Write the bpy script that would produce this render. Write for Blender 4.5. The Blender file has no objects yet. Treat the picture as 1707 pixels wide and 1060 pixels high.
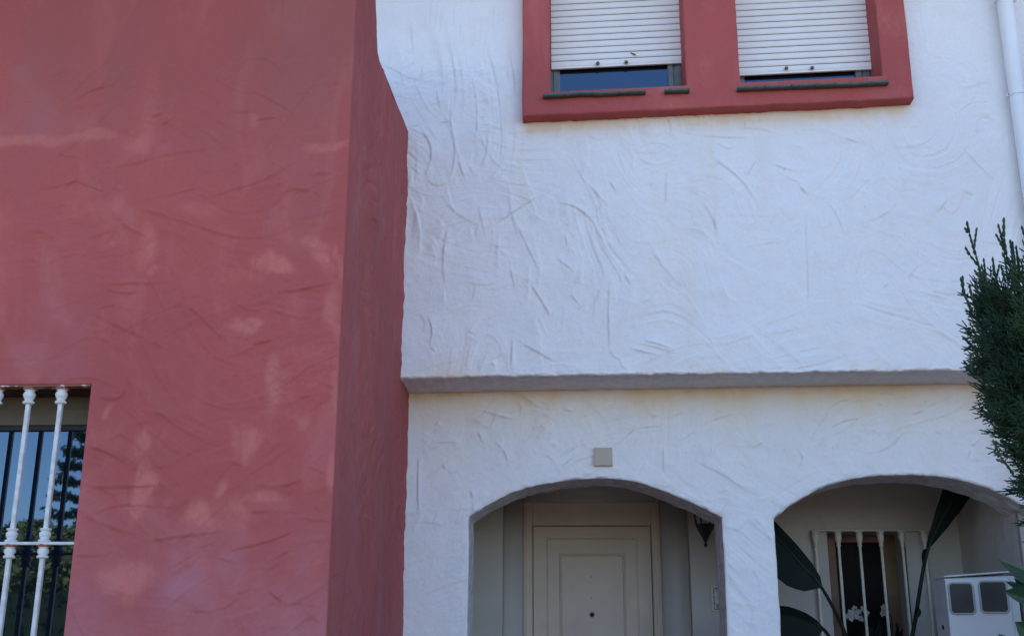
import bpy, math, random
import numpy as np
from mathutils import Vector, Matrix

# ------------------------------------------------------------------ camera, sky, sun, exposure
scene = bpy.context.scene
COL = scene.collection
F, PITCH, YAW, ROLL = 1900.0, math.radians(16.6), math.radians(-2.8), math.radians(0.15)
CAM = np.array([0.0, 0.0, 1.6])
_cy, _sy, _cp, _sp = math.cos(YAW), math.sin(YAW), math.cos(PITCH), math.sin(PITCH)
FWD = np.array([_sy * _cp, _cy * _cp, _sp])
_r0 = np.array([_cy, -_sy, 0.0]); _u0 = np.cross(_r0, FWD)
RIGHT = _r0 * math.cos(ROLL) + _u0 * math.sin(ROLL)
UP = -_r0 * math.sin(ROLL) + _u0 * math.cos(ROLL)

def ray(px, py):
    return FWD + RIGHT * ((px - 853.5) / F) - UP * ((py - 530.0) / F)

def U(px, py, Y):
    """world point on the wall plane y = Y seen at photo pixel px, py"""
    d = ray(px, py)
    return CAM + d * (Y / d[1])

def UX(px, py, X):
    d = ray(px, py)
    return CAM + d * (X / d[0])

cam = bpy.data.cameras.new('camera')
cam_o = bpy.data.objects.new('camera', cam); COL.objects.link(cam_o)
cam.sensor_width = 36; cam.sensor_fit = 'HORIZONTAL'; cam.lens = F / 1707 * 36
cam.clip_start = 0.05; cam.clip_end = 2000
m = Matrix.Identity(4)
for i in range(3):
    m[i][0] = RIGHT[i]; m[i][1] = UP[i]; m[i][2] = -FWD[i]; m[i][3] = CAM[i]
cam_o.matrix_world = m
scene.camera = cam_o

SUN_EL, SUN_AZ = math.radians(47), math.radians(-14)      # the sun stands behind the house
world = bpy.data.worlds.new('World'); scene.world = world; world.use_nodes = True
wn = world.node_tree
sky = wn.nodes.new('ShaderNodeTexSky'); sky.sky_type = 'NISHITA'; sky.sun_disc = False
sky.sun_elevation = SUN_EL; sky.sun_rotation = SUN_AZ
sky.air_density = 1.0; sky.dust_density = 0.3; sky.ozone_density = 4.5
bg = wn.nodes['Background']; bg.inputs['Strength'].default_value = 0.15
wn.links.new(sky.outputs['Color'], bg.inputs['Color'])
sl = bpy.data.lights.new('sun', 'SUN'); sl.energy = 4.0; sl.angle = math.radians(0.5); sl.color = (1, 0.94, 0.85)
so = bpy.data.objects.new('sun', sl); COL.objects.link(so)
S = Vector((math.sin(SUN_AZ) * math.cos(SUN_EL), math.cos(SUN_AZ) * math.cos(SUN_EL), math.sin(SUN_EL)))
so.rotation_euler = S.to_track_quat('Z', 'Y').to_euler(); so.location = (0, 20, 30)
scene.view_settings.view_transform = 'Standard'; scene.view_settings.look = 'None'
scene.view_settings.gamma = 1; scene.view_settings.use_curve_mapping = False
scene.view_settings.exposure = 1.64
scene.cycles.max_bounces = 8; scene.cycles.diffuse_bounces = 5; scene.cycles.glossy_bounces = 4
scene.cycles.use_denoising = True

rng = np.random.RandomState(11)
random.seed(5)

# ------------------------------------------------------------------ planes of the house (metres from the camera)
YR, YU, YL, YLB, YB, YD = 4.63, 6.40, 6.75, 7.09, 7.98, 8.28
FLOOR = 0.45

# ------------------------------------------------------------------ object helpers
def link(o, parent=None):
    COL.objects.link(o)
    if parent is not None: o.parent = parent
    return o

def thing(name, label, cat, group=None, loc=(0, 0, 0)):
    o = bpy.data.objects.new(name, None); o.location = loc; o.empty_display_size = .1
    COL.objects.link(o); o['label'] = label; o['category'] = cat
    if group: o['group'] = group
    return o

def tag(o, label=None, cat=None, group=None, kind=None):
    for k, v in (('label', label), ('category', cat), ('group', group), ('kind', kind)):
        if v: o[k] = v
    return o

class Acc:
    """collects quads / triangles and float attributes into one mesh"""
    def __init__(s): s.v = []; s.f4 = []; s.f3 = []; s.n = 0; s.at = {}
    def add(s, v, f4=None, f3=None, **at):
        v = np.asarray(v, float).reshape(-1, 3)
        if f4 is not None and len(f4): s.f4.append(np.asarray(f4, np.int64).reshape(-1, 4) + s.n)
        if f3 is not None and len(f3): s.f3.append(np.asarray(f3, np.int64).reshape(-1, 3) + s.n)
        for k, a in at.items():
            s.at.setdefault(k, []).append((s.n, np.asarray(a, float).ravel()))
        s.v.append(v); s.n += len(v)
        return s
    def grid(s, P, keep=None, flip=False, **at):
        """P[nr, nc, 3]"""
        nr, nc = P.shape[:2]
        i = np.arange(nr * nc).reshape(nr, nc)
        q = np.stack([i[:-1, :-1], i[:-1, 1:], i[1:, 1:], i[1:, :-1]], -1)
        if flip: q = q[..., ::-1]
        if keep is not None: q = q[keep]
        return s.add(P.reshape(-1, 3), q.reshape(-1, 4), **at)
    def box(s, x0, x1, y0, y1, z0, z1, bev=0.0, shear=0.0):
        if bev <= 0:
            v = [(x, y, z) for z in (z0, z1) for y in (y0, y1) for x in (x0, x1)]
            f = [(0, 2, 3, 1), (4, 5, 7, 6), (0, 1, 5, 4), (2, 6, 7, 3), (0, 4, 6, 2), (1, 3, 7, 5)]
            v = np.array(v, float)
            v[:, 2] += shear * (v[:, 0] - x0)
            return s.add(v, f)
        b = bev   # front (low y) edges chamfered
        ring = lambda d, y: [(x0 + d, y, z0 + d), (x1 - d, y, z0 + d), (x1 - d, y, z1 - d), (x0 + d, y, z1 - d)]
        v = np.array(ring(b, y0) + ring(0, y0 + b) + ring(0, y1), float)
        v[:, 2] += shear * (v[:, 0] - x0)
        f = [(0, 1, 2, 3), (11, 10, 9, 8)]
        for k in (0, 4):
            for j in range(4): f.append((k + j, k + 4 + j, k + 4 + (j + 1) % 4, k + (j + 1) % 4))
        return s.add(v, f)
    def tube(s, pts, rad, n=8, cap=True, phase=0.0):
        pts = [np.asarray(p, float) for p in pts]
        if np.isscalar(rad): rad = [rad] * len(pts)
        rows = []; ref = None
        for i, p in enumerate(pts):
            t = pts[min(i + 1, len(pts) - 1)] - pts[max(i - 1, 0)]; t /= np.linalg.norm(t) + 1e-12
            if ref is None:
                ref = np.array([1.0, 0, 0]) if abs(t[0]) < .8 else np.array([0, 1.0, 0])
            a = ref - t * (ref @ t); a /= np.linalg.norm(a); b = np.cross(t, a); ref = a
            ang = phase + np.arange(n) * 2 * math.pi / n
            rows.append(p + rad[i] * (np.cos(ang)[:, None] * a + np.sin(ang)[:, None] * b))
        v = np.concatenate(rows); f = []
        for i in range(len(pts) - 1):
            for j in range(n):
                k = (j + 1) % n
                f.append((i * n + j, i * n + k, (i + 1) * n + k, (i + 1) * n + j))
        s.add(v, f)
        if cap:
            for base, c in ((0, pts[0]), (len(pts) - 1, pts[-1])):
                vv = np.concatenate([rows[base], c[None]])
                s.add(vv, f3=[(j, (j + 1) % n, n) for j in range(n)])
        return s
    def lathe(s, c, prof, n=16, axis='z', phase=0.0):
        """prof: (radius, offset along axis) pairs"""
        ang = phase + np.arange(n) * 2 * math.pi / n
        R = np.array(prof, float)
        P = np.zeros((len(R), n + 1, 3)); ca = np.cos(np.append(ang, ang[0])); sa = np.sin(np.append(ang, ang[0]))
        if axis == 'z':
            P[..., 0] = R[:, :1] * ca; P[..., 1] = R[:, :1] * sa; P[..., 2] = R[:, 1:]
        else:   # axis -y (towards the viewer)
            P[..., 0] = R[:, :1] * ca; P[..., 2] = R[:, :1] * sa; P[..., 1] = -R[:, 1:]
        return s.grid(P + np.asarray(c, float))
    def mesh(s, name, mat, smooth=False):
        v = np.concatenate(s.v) if s.v else np.zeros((0, 3))
        f4 = np.concatenate(s.f4) if s.f4 else np.zeros((0, 4), np.int64)
        f3 = np.concatenate(s.f3) if s.f3 else np.zeros((0, 3), np.int64)
        me = bpy.data.meshes.new(name)
        me.vertices.add(len(v)); me.vertices.foreach_set('co', v.astype(np.float32).ravel())
        me.loops.add(f4.size + f3.size); me.polygons.add(len(f4) + len(f3))
        me.loops.foreach_set('vertex_index', np.concatenate([f4.ravel(), f3.ravel()]).astype(np.int32))
        st = np.concatenate([np.arange(len(f4)) * 4, len(f4) * 4 + np.arange(len(f3)) * 3]).astype(np.int32)
        me.polygons.foreach_set('loop_start', st)
        me.polygons.foreach_set('use_smooth', np.full(len(st), bool(smooth)))
        for k, parts in s.at.items():
            a = np.zeros(len(v), np.float32)
            for off, arr in parts: a[off:off + len(arr)] = arr
            me.attributes.new(k, 'FLOAT', 'POINT').data.foreach_set('value', a)
        me.update(calc_edges=True); me.validate()
        if mat: me.materials.append(mat)
        return me
    def build(s, name, mat, parent=None, smooth=False, loc=None):
        o = bpy.data.objects.new(name, s.mesh(name, mat, smooth))
        if loc is not None: o.location = loc
        return link(o, parent)

def copy_to(o, parent, loc=None):
    c = o.copy(); COL.objects.link(c); c.parent = parent
    if loc is not None: c.location = loc
    return c

# ------------------------------------------------------------------ materials
def mat_new(name, rough=.6, spec=.5, metal=0.0, color=(.5, .5, .5), ior=1.45):
    mt = bpy.data.materials.new(name); mt.use_nodes = True
    b = mt.node_tree.nodes['Principled BSDF']
    b.inputs['Base Color'].default_value = (*color, 1); b.inputs['Roughness'].default_value = rough
    b.inputs['Metallic'].default_value = metal; b.inputs['IOR'].default_value = ior
    b.inputs['Specular IOR Level'].default_value = spec
    return mt, mt.node_tree, b

def N(t, kind, **inp):
    n = t.nodes.new(kind)
    for k, v in inp.items():
        if k in n.inputs: n.inputs[k].default_value = v
        else: setattr(n, k, v)
    return n

def noise_fac(t, vec, scale, lo, hi, detail=4, rough=.55, dist=0.0):
    n = N(t, 'ShaderNodeTexNoise', Scale=scale, Detail=detail, Roughness=rough, Distortion=dist)
    t.links.new(vec, n.inputs['Vector'])
    r = N(t, 'ShaderNodeMapRange'); r.inputs[1].default_value = lo; r.inputs[2].default_value = hi
    t.links.new(n.outputs['Fac'], r.inputs[0])
    return r.outputs[0]

def mixc(t, fac, a, b):
    n = t.nodes.new('ShaderNodeMix'); n.data_type = 'RGBA'
    for sock, v in ((n.inputs[0], fac), (n.inputs[6], a), (n.inputs[7], b)):
        if isinstance(v, (int, float)): sock.default_value = v
        elif isinstance(v, tuple): sock.default_value = (*v, 1)
        else: t.links.new(v, sock)
    return n.outputs[2]

def mul(t, a, b, op='MULTIPLY'):
    n = t.nodes.new('ShaderNodeMath'); n.operation = op; n.use_clamp = True
    for sock, v in ((n.inputs[0], a), (n.inputs[1], b)):
        if isinstance(v, (int, float)): sock.default_value = v
        else: t.links.new(v, sock)
    return n.outputs[0]

def attr(t, name):
    n = t.nodes.new('ShaderNodeAttribute'); n.attribute_name = name
    return n.outputs['Fac']

def bump(t, b, vec, scales, dist=.003, strength=.5):
    prev = None
    for sc, d in scales:
        n = N(t, 'ShaderNodeTexNoise', Scale=sc, Detail=5.0, Roughness=.6); t.links.new(vec, n.inputs['Vector'])
        bn = N(t, 'ShaderNodeBump', Strength=strength, Distance=d); t.links.new(n.outputs['Fac'], bn.inputs['Height'])
        if prev: t.links.new(prev, bn.inputs['Normal'])
        prev = bn.outputs['Normal']
    t.links.new(prev, b.inputs['Normal'])

def geo(t):
    return t.nodes.new('ShaderNodeTexCoord').outputs['Object']

def scaled(t, vec, s):
    n = t.nodes.new('ShaderNodeMapping'); n.inputs['Scale'].default_value = s
    t.links.new(vec, n.inputs['Vector']); return n.outputs['Vector']

def make_white():
    mt, t, b = mat_new('white_plaster', .9, .25)
    p = geo(t)
    c = mixc(t, noise_fac(t, p, 1.1, .35, .7), (.815, .785, .785), (.765, .74, .745))
    c = mixc(t, mul(t, noise_fac(t, p, 48, .35, .7, 5, .7), .16), c, (.60, .585, .585))
    c = mixc(t, mul(t, noise_fac(t, scaled(t, p, (9, 9, .7)), 1.0, .5, .8), .35), c, (.70, .70, .69))
    c = mixc(t, mul(t, noise_fac(t, p, 7, .52, .75, 6), .28), c, (.66, .645, .63))
    fp = noise_fac(t, p, 95, .64, .72, 4)
    c = mixc(t, mul(t, fp, mul(t, noise_fac(t, p, 4, .42, .62), .6)), c, (.38, .36, .34))
    st = mul(t, attr(t, 'stain'), noise_fac(t, scaled(t, p, (6, 6, 2)), 1.0, .15, .55, 6))
    c = mixc(t, st, c, (.76, .62, .45))
    c = mixc(t, mul(t, attr(t, 'crease'), .42), c, (.36, .36, .38))
    ru = mul(t, attr(t, 'rust'), noise_fac(t, scaled(t, p, (14, 14, 6)), 1.0, .42, .62, 6))
    c = mixc(t, ru, c, (.56, .33, .24))
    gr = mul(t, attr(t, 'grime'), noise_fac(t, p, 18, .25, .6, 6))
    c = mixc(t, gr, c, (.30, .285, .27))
    t.links.new(c, b.inputs['Base Color'])
    bump(t, b, p, ((11, .012), (34, .008), (120, .0025)), strength=.5)
    return mt

def make_red():
    mt, t, b = mat_new('red_plaster', .88, .25)
    p = geo(t)
    c = mixc(t, noise_fac(t, p, .9, .3, .7), (.452, .098, .088), (.372, .083, .078))
    c = mixc(t, mul(t, noise_fac(t, p, 48, .35, .7, 5, .7), .22), c, (.30, .07, .062))
    c = mixc(t, mul(t, noise_fac(t, scaled(t, p, (7, 7, .5)), 1.0, .45, .75, 5), .25), c, (.33, .09, .095))
    c = mixc(t, mul(t, noise_fac(t, scaled(t, p, (5, 5, 2.2)), 1.0, .5, .78, 6, .6, .6), .5), c, (.52, .175, .165))
    c = mixc(t, mul(t, attr(t, 'dust'), noise_fac(t, scaled(t, p, (4, 4, 2)), 1.0, .25, .65, 6)), c, (.42, .155, .175))
    fn = noise_fac(t, scaled(t, p, (17, 17, 10)), 1.0, .22, .78, 9, .72, 1.2)
    fs = mul(t, attr(t, 'fade'), mul(t, mul(t, fn, 1.15), 0.12, 'ADD'))
    def thr(lo, hi):
        n = N(t, 'ShaderNodeMapRange', interpolation_type='SMOOTHSTEP'); n.inputs[1].default_value = lo; n.inputs[2].default_value = hi
        t.links.new(fs, n.inputs[0]); return n.outputs[0]
    c = mixc(t, mul(t, thr(.02, .60), .62), c, (.57, .180, .150))
    c = mixc(t, mul(t, thr(.42, .85), .6), c, (.56, .135, .105))
    c = mixc(t, mul(t, attr(t, 'grime'), noise_fac(t, p, 14, .25, .6, 6)), c, (.21, .085, .085))
    c = mixc(t, mul(t, attr(t, 'wash'), noise_fac(t, scaled(t, p, (3, 3, .6)), 1.0, .25, .65, 6)), c, (.27, .095, .09))
    c = mixc(t, mul(t, attr(t, 'crease'), .22), c, (.20, .06, .065))
    fp = noise_fac(t, p, 130, .67, .74, 3)
    c = mixc(t, mul(t, fp, mul(t, noise_fac(t, p, 4, .45, .65), .4)), c, (.17, .06, .06))
    t.links.new(c, b.inputs['Base Color'])
    bump(t, b, p, ((12, .010), (36, .006), (120, .0022)), strength=.45)
    return mt

def simple(name, color, color2=None, scale=8.0, rough=.6, spec=.5, bmp=None, metal=0.0, ior=1.45, lo=.35, hi=.7):
    mt, t, b = mat_new(name, rough, spec, metal, color, ior)
    p = geo(t)
    if color2: t.links.new(mixc(t, noise_fac(t, p, scale, lo, hi, 6), color, color2), b.inputs['Base Color'])
    if bmp: bump(t, b, p, bmp)
    return mt

M_white = make_white()
M_red = make_red()
M_redtrim = M_red
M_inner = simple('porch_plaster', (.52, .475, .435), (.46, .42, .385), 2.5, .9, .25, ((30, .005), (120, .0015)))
M_slat = simple('shutter_slat_paint', (.80, .78, .77), (.74, .72, .715), 3.0, .45, .4, ((60, .0006),))
M_alu = simple('grey_aluminium', (.15, .165, .16), (.11, .125, .12), 20, .4, .5, None, .3)
M_darkgap = simple('dark_gasket', (.012, .013, .016), None, rough=.6)
M_pane = simple('window_glass', (.006, .008, .012), None, rough=.015, spec=.5, ior=2.05)
M_pane.node_tree.nodes['Principled BSDF'].inputs['Specular Tint'].default_value = (.52, .72, 1.0, 1)
M_panedark = simple('porch_window_glass', (.010, .008, .008), None, rough=.35, spec=.04, ior=1.5)
M_tile = simple('green_slate_tile', (.055, .08, .068), (.09, .12, .10), 30, .45, .5, ((40, .002),))
M_iron = simple('white_painted_iron', (.66, .655, .655), (.50, .47, .45), 32, .5, .4, ((45, .0006),))
M_rust = simple('rust_stained_white_paint', (.66, .64, .62), (.26, .09, .05), 26, .55, .4, ((60, .001),), lo=.36, hi=.47)
M_cream = simple('cream_painted_iron', (.66, .62, .54), (.54, .49, .41), 20, .45, .5)
M_door = simple('cream_door_paint', (.64, .525, .435), (.58, .475, .39), 5, .5, .4, ((70, .0005),))
M_doorframe = simple('cream_frame_paint', (.62, .515, .43), (.56, .465, .385), 5, .5, .4)
M_wood = simple('varnished_brown_wood', (.20, .085, .045), (.12, .05, .03), 12, .45, .5)
M_gold = simple('honey_wood', (.20, .115, .045), (.13, .072, .03), 9, .45, .5)
M_box = simple('roller_box_paint', (.15, .118, .085), (.115, .09, .066), 9, .6, .3)
M_black = simple('black_wrought_iron', (.008, .009, .011), (.02, .02, .022), 40, .5, .5)
M_lglass = simple('frosted_lantern_glass', (.45, .45, .44), None, rough=.3)
M_pvc = simple('white_pvc', (.80, .79, .79), (.74, .735, .74), 4, .35, .5)
M_metal = simple('white_cabinet_enamel', (.52, .53, .545), (.45, .46, .475), 4, .4, .5)
M_bezel = simple('grey_rubber_bezel', (.30, .30, .29), None, rough=.6)
M_smoke = simple('smoked_glass', (.017, .018, .022), None, rough=.3, spec=.25, ior=1.5)
M_knob = simple('tarnished_bronze', (.14, .105, .075), (.24, .2, .15), 120, .4, .5, None, .5)
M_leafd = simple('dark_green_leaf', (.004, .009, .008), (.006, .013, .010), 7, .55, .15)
M_leafg = simple('bright_green_leaf', (.026, .075, .042), (.016, .05, .03), 9, .32, .5)
M_stem = simple('green_stem', (.008, .016, .010), (.014, .022, .012), 12, .55, .2)
M_rib = simple('pale_green_rib', (.018, .034, .018), (.012, .024, .014), 12, .5, .3)
M_petal = simple('white_petal', (.50, .47, .44), (.42, .38, .35), 60, .6, .3)
M_pot = simple('terracotta', (.30, .12, .07), (.24, .10, .06), 12, .8, .3)
M_soil = simple('dark_soil', (.03, .022, .016), (.05, .035, .025), 40, .95, .1)
M_grey = simple('grey_mask', (.47, .395, .31), None, rough=.6, spec=.3)
M_ceram = simple('cream_ceramic', (.55, .52, .46), (.48, .45, .39), 40, .35, .5)
M_ink = simple('dark_brown_glaze', (.055, .022, .025), None, rough=.35)
M_yel = simple('ochre_glaze', (.34, .25, .04), (.20, .16, .03), 200, .35, .5)
M_bark_shade = simple('brown_bark_and_shade', (.09, .06, .04), (.05, .035, .025), 15, .9, .2, ((30, .01),))  # bark, and the painted shade under the window lintel
M_cyp = simple('cypress_green', (.016, .042, .024), (.042, .080, .034), 7.0, .6, .3)
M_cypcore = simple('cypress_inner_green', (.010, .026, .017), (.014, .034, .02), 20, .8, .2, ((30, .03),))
M_tree = simple('broadleaf_green', (.17, .18, .055), (.12, .15, .04), 1.2, .6, .3)
M_pine = simple('pine_needle_green', (.03, .055, .03), (.02, .04, .025), 2.0, .6, .3)
M_pave = simple('street_paving', (.23, .175, .125), (.19, .145, .105), 3, .85, .2)
M_terra = simple('terracotta_floor', (.20, .14, .10), (.16, .11, .08), 6, .7, .3)
M_roof = simple('clay_roof', (.34, .14, .085), (.26, .11, .07), 5, .85, .2)

# ------------------------------------------------------------------ noise and plaster relief
_tab = np.random.RandomState(3).rand(16, 256, 256)
def vn(X, Z, sx, sz, k=0):
    u = np.asarray(X) / sx + 37.3 + 11.7 * k; v = np.asarray(Z) / sz + 19.1 + 5.3 * k
    iu = np.floor(u).astype(int); iv = np.floor(v).astype(int); fu = u - iu; fv = v - iv
    fu = fu * fu * (3 - 2 * fu); fv = fv * fv * (3 - 2 * fv); T = _tab[k % 16]
    a = T[iu & 255, iv & 255]; b = T[(iu + 1) & 255, iv & 255]; c = T[iu & 255, (iv + 1) & 255]; d = T[(iu + 1) & 255, (iv + 1) & 255]
    return (a * (1 - fu) + b * fu) * (1 - fv) + (c * (1 - fu) + d * fu) * fv - .5

def pl_dist(X, Z, pts):
    """distance to a polyline, signed side, position along it (0..1)"""
    best = np.full(X.shape, 1e9); side = np.ones(X.shape); tt = np.zeros(X.shape)
    L = np.linalg.norm(np.diff(pts, axis=0), axis=1); tot = L.sum() + 1e-9; acc = 0
    for (a, b), l in zip(zip(pts[:-1], pts[1:]), L):
        d = b - a; q = ((X - a[0]) * d[0] + (Z - a[1]) * d[1]) / (l * l + 1e-12); t = np.clip(q, 0, 1)
        ex = X - a[0] - t * d[0]; ez = Z - a[1] - t * d[1]; dd = np.hypot(ex, ez)
        sg = np.sign(d[0] * (Z - a[1]) - d[1] * (X - a[0]))
        mk = dd < best
        best = np.where(mk, dd, best); side = np.where(mk, sg, side); tt = np.where(mk, (acc + t * l) / tot, tt)
        acc += l
    return best, side, tt

def smooth_poly(pts, n=3):
    pts = np.asarray(pts, float)
    for _ in range(n):
        if len(pts) < 3: break
        q = [pts[0]]
        for a, b in zip(pts[:-1], pts[1:]): q += [a * .75 + b * .25, a * .25 + b * .75]
        q.append(pts[-1]); pts = np.array(q)
        if len(pts) > 14: break
    return pts

CREASE = {}
def add_stroke(h, X, Z, pts, amp, sharp, broad, flip=1, dirt=0.0):
    pts = np.asarray(pts, float); mg = broad * 3.5
    lo = pts.min(0) - mg; hi = pts.max(0) + mg
    xs = X[0]; zs = Z[:, 0]
    c0, c1 = np.searchsorted(xs, lo[0]), np.searchsorted(xs, hi[0]); r0, r1 = np.searchsorted(zs, lo[1]), np.searchsorted(zs, hi[1])
    if c1 - c0 < 2 or r1 - r0 < 2: return
    sx = X[r0:r1, c0:c1]; sz = Z[r0:r1, c0:c1]
    d, sg, t = pl_dist(sx, sz, pts)
    u = d * sg * flip
    tap = np.sin(np.pi * np.clip(t, 0.02, .98)) ** .6
    tap = tap * (.75 + .5 * (vn(sx, sz, .05, .05, 7) + .5))
    p = np.where(u > 0, np.exp(-u / broad), np.exp(-(d / sharp) ** 2))
    h[r0:r1, c0:c1] += amp * tap * p
    if dirt:
        cr = CREASE.setdefault(id(h), np.zeros(h.shape))
        q = dirt * tap * np.exp(-((u + sharp * .8) / .0032) ** 2) * np.clip(.5 + 2.2 * vn(sx, sz, .035, .035, 9), 0, 1)
        cr[r0:r1, c0:c1] = np.maximum(cr[r0:r1, c0:c1], q)

def rand_strokes(n, x0, x1, z0, z1, lmin, lmax, ang_mu, ang_sd, r):
    out = []
    for _ in range(n):
        c = np.array([r.uniform(x0, x1), r.uniform(z0, z1)]); L = lmin * (lmax / lmin) ** r.rand()
        a = math.radians(r.normal(ang_mu, ang_sd)); k = r.normal(0, 2.0) * min(1, .15 / L) * 1.2
        P = [c]; p = c
        for i in range(9):
            p = p + np.array([math.cos(a), math.sin(a)]) * L / 9; a += k * L / 9 * 3 + r.normal(0, .05)
            P.append(p)
        out.append(np.array(P))
    return out

def comb(X, Z, ang, across, along, k):
    """overlapping trowel passes: sharp-edged ridges running along one direction"""
    a = math.radians(ang); Xw = X + .03 * vn(X, Z, .16, .16, k + 2); Zw = Z + .03 * vn(X, Z, .16, .16, k + 3)
    v = Xw * math.cos(a) + Zw * math.sin(a); u = -Xw * math.sin(a) + Zw * math.cos(a)
    u = u + .35 * v * vn(X, Z, .5, .5, k + 4)
    n = vn(u, v, across, along, k); n2 = vn(u + .7, v + .3, across * .45, along * .55, k + 1)
    rid = np.clip(1 - np.abs(n) * 5.0, 0, 1) ** 1.5 + .5 * np.clip(1 - np.abs(n2) * 5.5, 0, 1) ** 1.5
    step = np.tanh(n * 14) * .5
    m_ = np.clip(vn(X, Z, .34, .30, k + 5) * 3.2 + .25, 0, 1)
    return (rid * .55 + step * .6) * m_

def relief(X, Z, traced, rstrokes, r, und=1.0, nick=60, combs=(), ak=1.0):
    h = und * (.010 * vn(X, Z, .55, .45, 1) + .005 * vn(X, Z, .19, .15, 2) + .0034 * vn(X, Z, .075, .06, 3)
               + .0015 * vn(X, Z, .03, .025, 4) + .0006 * vn(X, Z, .013, .012, 5))
    for (an, ac, al, am, kk_) in combs: h += am * comb(X, Z, an, ac, al, kk_)
    for P in traced:
        add_stroke(h, X, Z, smooth_poly(P), ak * r.uniform(.006, .0105), r.uniform(.004, .006), r.uniform(.018, .045), r.choice([-1, 1], p=[.3, .7]), r.uniform(.2, .7))
    for P in rstrokes:
        add_stroke(h, X, Z, P, ak * r.uniform(.0015, .006), r.uniform(.0035, .008), r.uniform(.016, .055), r.choice([-1, 1]), r.uniform(0, .6) * (r.rand() < .35))
    x0, x1, z0, z1 = X.min(), X.max(), Z.min(), Z.max()
    for P in rand_strokes(nick, max(x0, -2.6), min(x1, 3.2), max(z0, 1.2), min(z1, 5.4), .008, .035, 45, 60, r):
        add_stroke(h, X, Z, P, r.uniform(-.004, .002), .004, .005, 1, r.uniform(0, 1.2))
    global LAST_CREASE
    LAST_CREASE = CREASE.pop(id(h), np.zeros(h.shape))
    return h

def trace(lst, scale, ox, oy, Y):
    out = []
    for P in lst:
        q = np.array([U(ox + a / scale, oy + b / scale, Y) for a, b in P])[:, [0, 2]]
        out.append(q)
    return out

def spans(breaks, res):
    out = [np.array([breaks[0]])]
    for a, b, rr in zip(breaks[:-1], breaks[1:], res):
        n = max(1, int(math.ceil((b - a) / rr))); out.append(np.linspace(a, b, n + 1)[1:])
    return np.concatenate(out)

def cell_keep(xs, zs, holes):
    cx = (xs[1:] + xs[:-1]) / 2; cz = (zs[1:] + zs[:-1]) / 2
    CX, CZ = np.meshgrid(cx, cz); k = np.ones(CX.shape, bool)
    for x0, x1, z0, z1 in holes: k &= ~((CX > x0) & (CX < x1) & (CZ > z0) & (CZ < z1))
    return k

def fillet(d, r):
    d = np.clip(d, 0, r)
    return r - np.sqrt(np.maximum(0, r * r - (r - d) ** 2))

def blob(X, Z, cx, cz, rx, rz, p=1.6):
    return np.exp(-(np.abs((X - cx) / rx) ** 2 + np.abs((Z - cz) / rz) ** 2) ** p * .7)

def px_blobs(X, Z, lst, Y, wob=.25, grow=1.0):
    m_ = np.zeros(X.shape); k = Y / 1900
    Xw = X + wob * .22 * vn(X, Z, .10, .09, 8); Zw = Z + wob * .22 * vn(X, Z, .09, .11, 9)
    for px, py, rx, ry, a in lst:
        c = U(px, py, Y); m_ = np.maximum(m_, a * blob(Xw, Zw, c[0], c[2], rx * k * grow, ry * k * grow))
    return m_

def X_of(px, py, Y): return U(px, py, Y)[0]
def Z_of(px, py, Y): return U(px, py, Y)[2]

# ------------------------------------------------------------------ ground
g = Acc().box(-220, 220, -220, 220, -.3, 0); tag(g.build('ground', M_pave), kind='structure')
g = Acc().box(-9, 6, 5.6, YD + .2, 0.004, FLOOR); tag(g.build('terrace', M_terra), kind='structure')
g = Acc().box(-.9, 1.3, 5.25, 5.6, 0.004, .16).box(-.9, 1.3, 5.42, 5.602, .16, .30); tag(g.build('terrace_steps', M_terra), kind='structure')

# ------------------------------------------------------------------ RED WING
red = thing('red_house_wing', 'red plastered wing of the house standing forward on the left, with faded patches', 'building', loc=(-2.2, YR, 0))
def rp(acc, name, mat, smooth=False, parent=None):
    """build in world coordinates below the thing at its base"""
    par = parent or red
    o = acc.build(name, mat, par, smooth)
    return o
def anchor(o, root):          # meshes carry world coordinates: undo the base offset
    o.location = tuple(-c for c in root.location); return o

XC = X_of(570, 500, YR)                       # corner between the red front and the red side
XWR = X_of(128, 850, YR); ZWT = Z_of(100, 641, YR); XWL = XWR - 1.25; ZWB = 0.98
ZTOP_R = 4.95
xs = spans([-6.0, XWL, XWL + .02, -2.35, XWR, XWR + .03, XC - .03, XC], [.3, .02, .05, .0052, .004, .0052, .004])
zs = spans([0.0, ZWB, 1.55, ZWT, ZWT + .03, 4.25, ZTOP_R], [.25, .05, .0052, .004, .0052, .1])
X, Z = np.meshgrid(xs, zs)
tr = trace([[(330,795),(380,815),(470,850)],[(330,795),(400,768),(480,780)],[(590,910),(700,945),(830,985),(980,1035),(1060,1050)],
    [(480,910),(520,970),(600,1020),(680,1060)],[(930,870),(1060,830),(1190,790),(1300,715)],[(1180,815),(1300,805),(1400,800)],
    [(1380,775),(1440,760),(1465,770)],[(1110,405),(1180,430),(1250,470),(1300,500)],[(960,250),(1060,200),(1180,130),(1280,100)],
    [(1130,195),(1220,160)],[(290,385),(400,355),(560,350),(650,325)],[(330,450),(380,410),(460,380)],[(0,160),(130,125),(280,105),(310,80)],
    [(400,240),(520,190),(640,160),(740,145)],[(250,260),(290,220),(370,205)],[(440,745),(600,720),(700,690),(850,665),(1000,655)],
    [(640,880),(760,860),(900,820)],[(110,1030),(240,1005),(310,985)],[(230,830),(340,800)],[(720,550),(780,510)],
    [(1100,545),(1170,520),(1230,520)],[(670,520),(730,500)],[(980,110),(1020,70)],[(1240,10),(1260,35)]], 2.65, 0, 0, YR)
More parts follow.
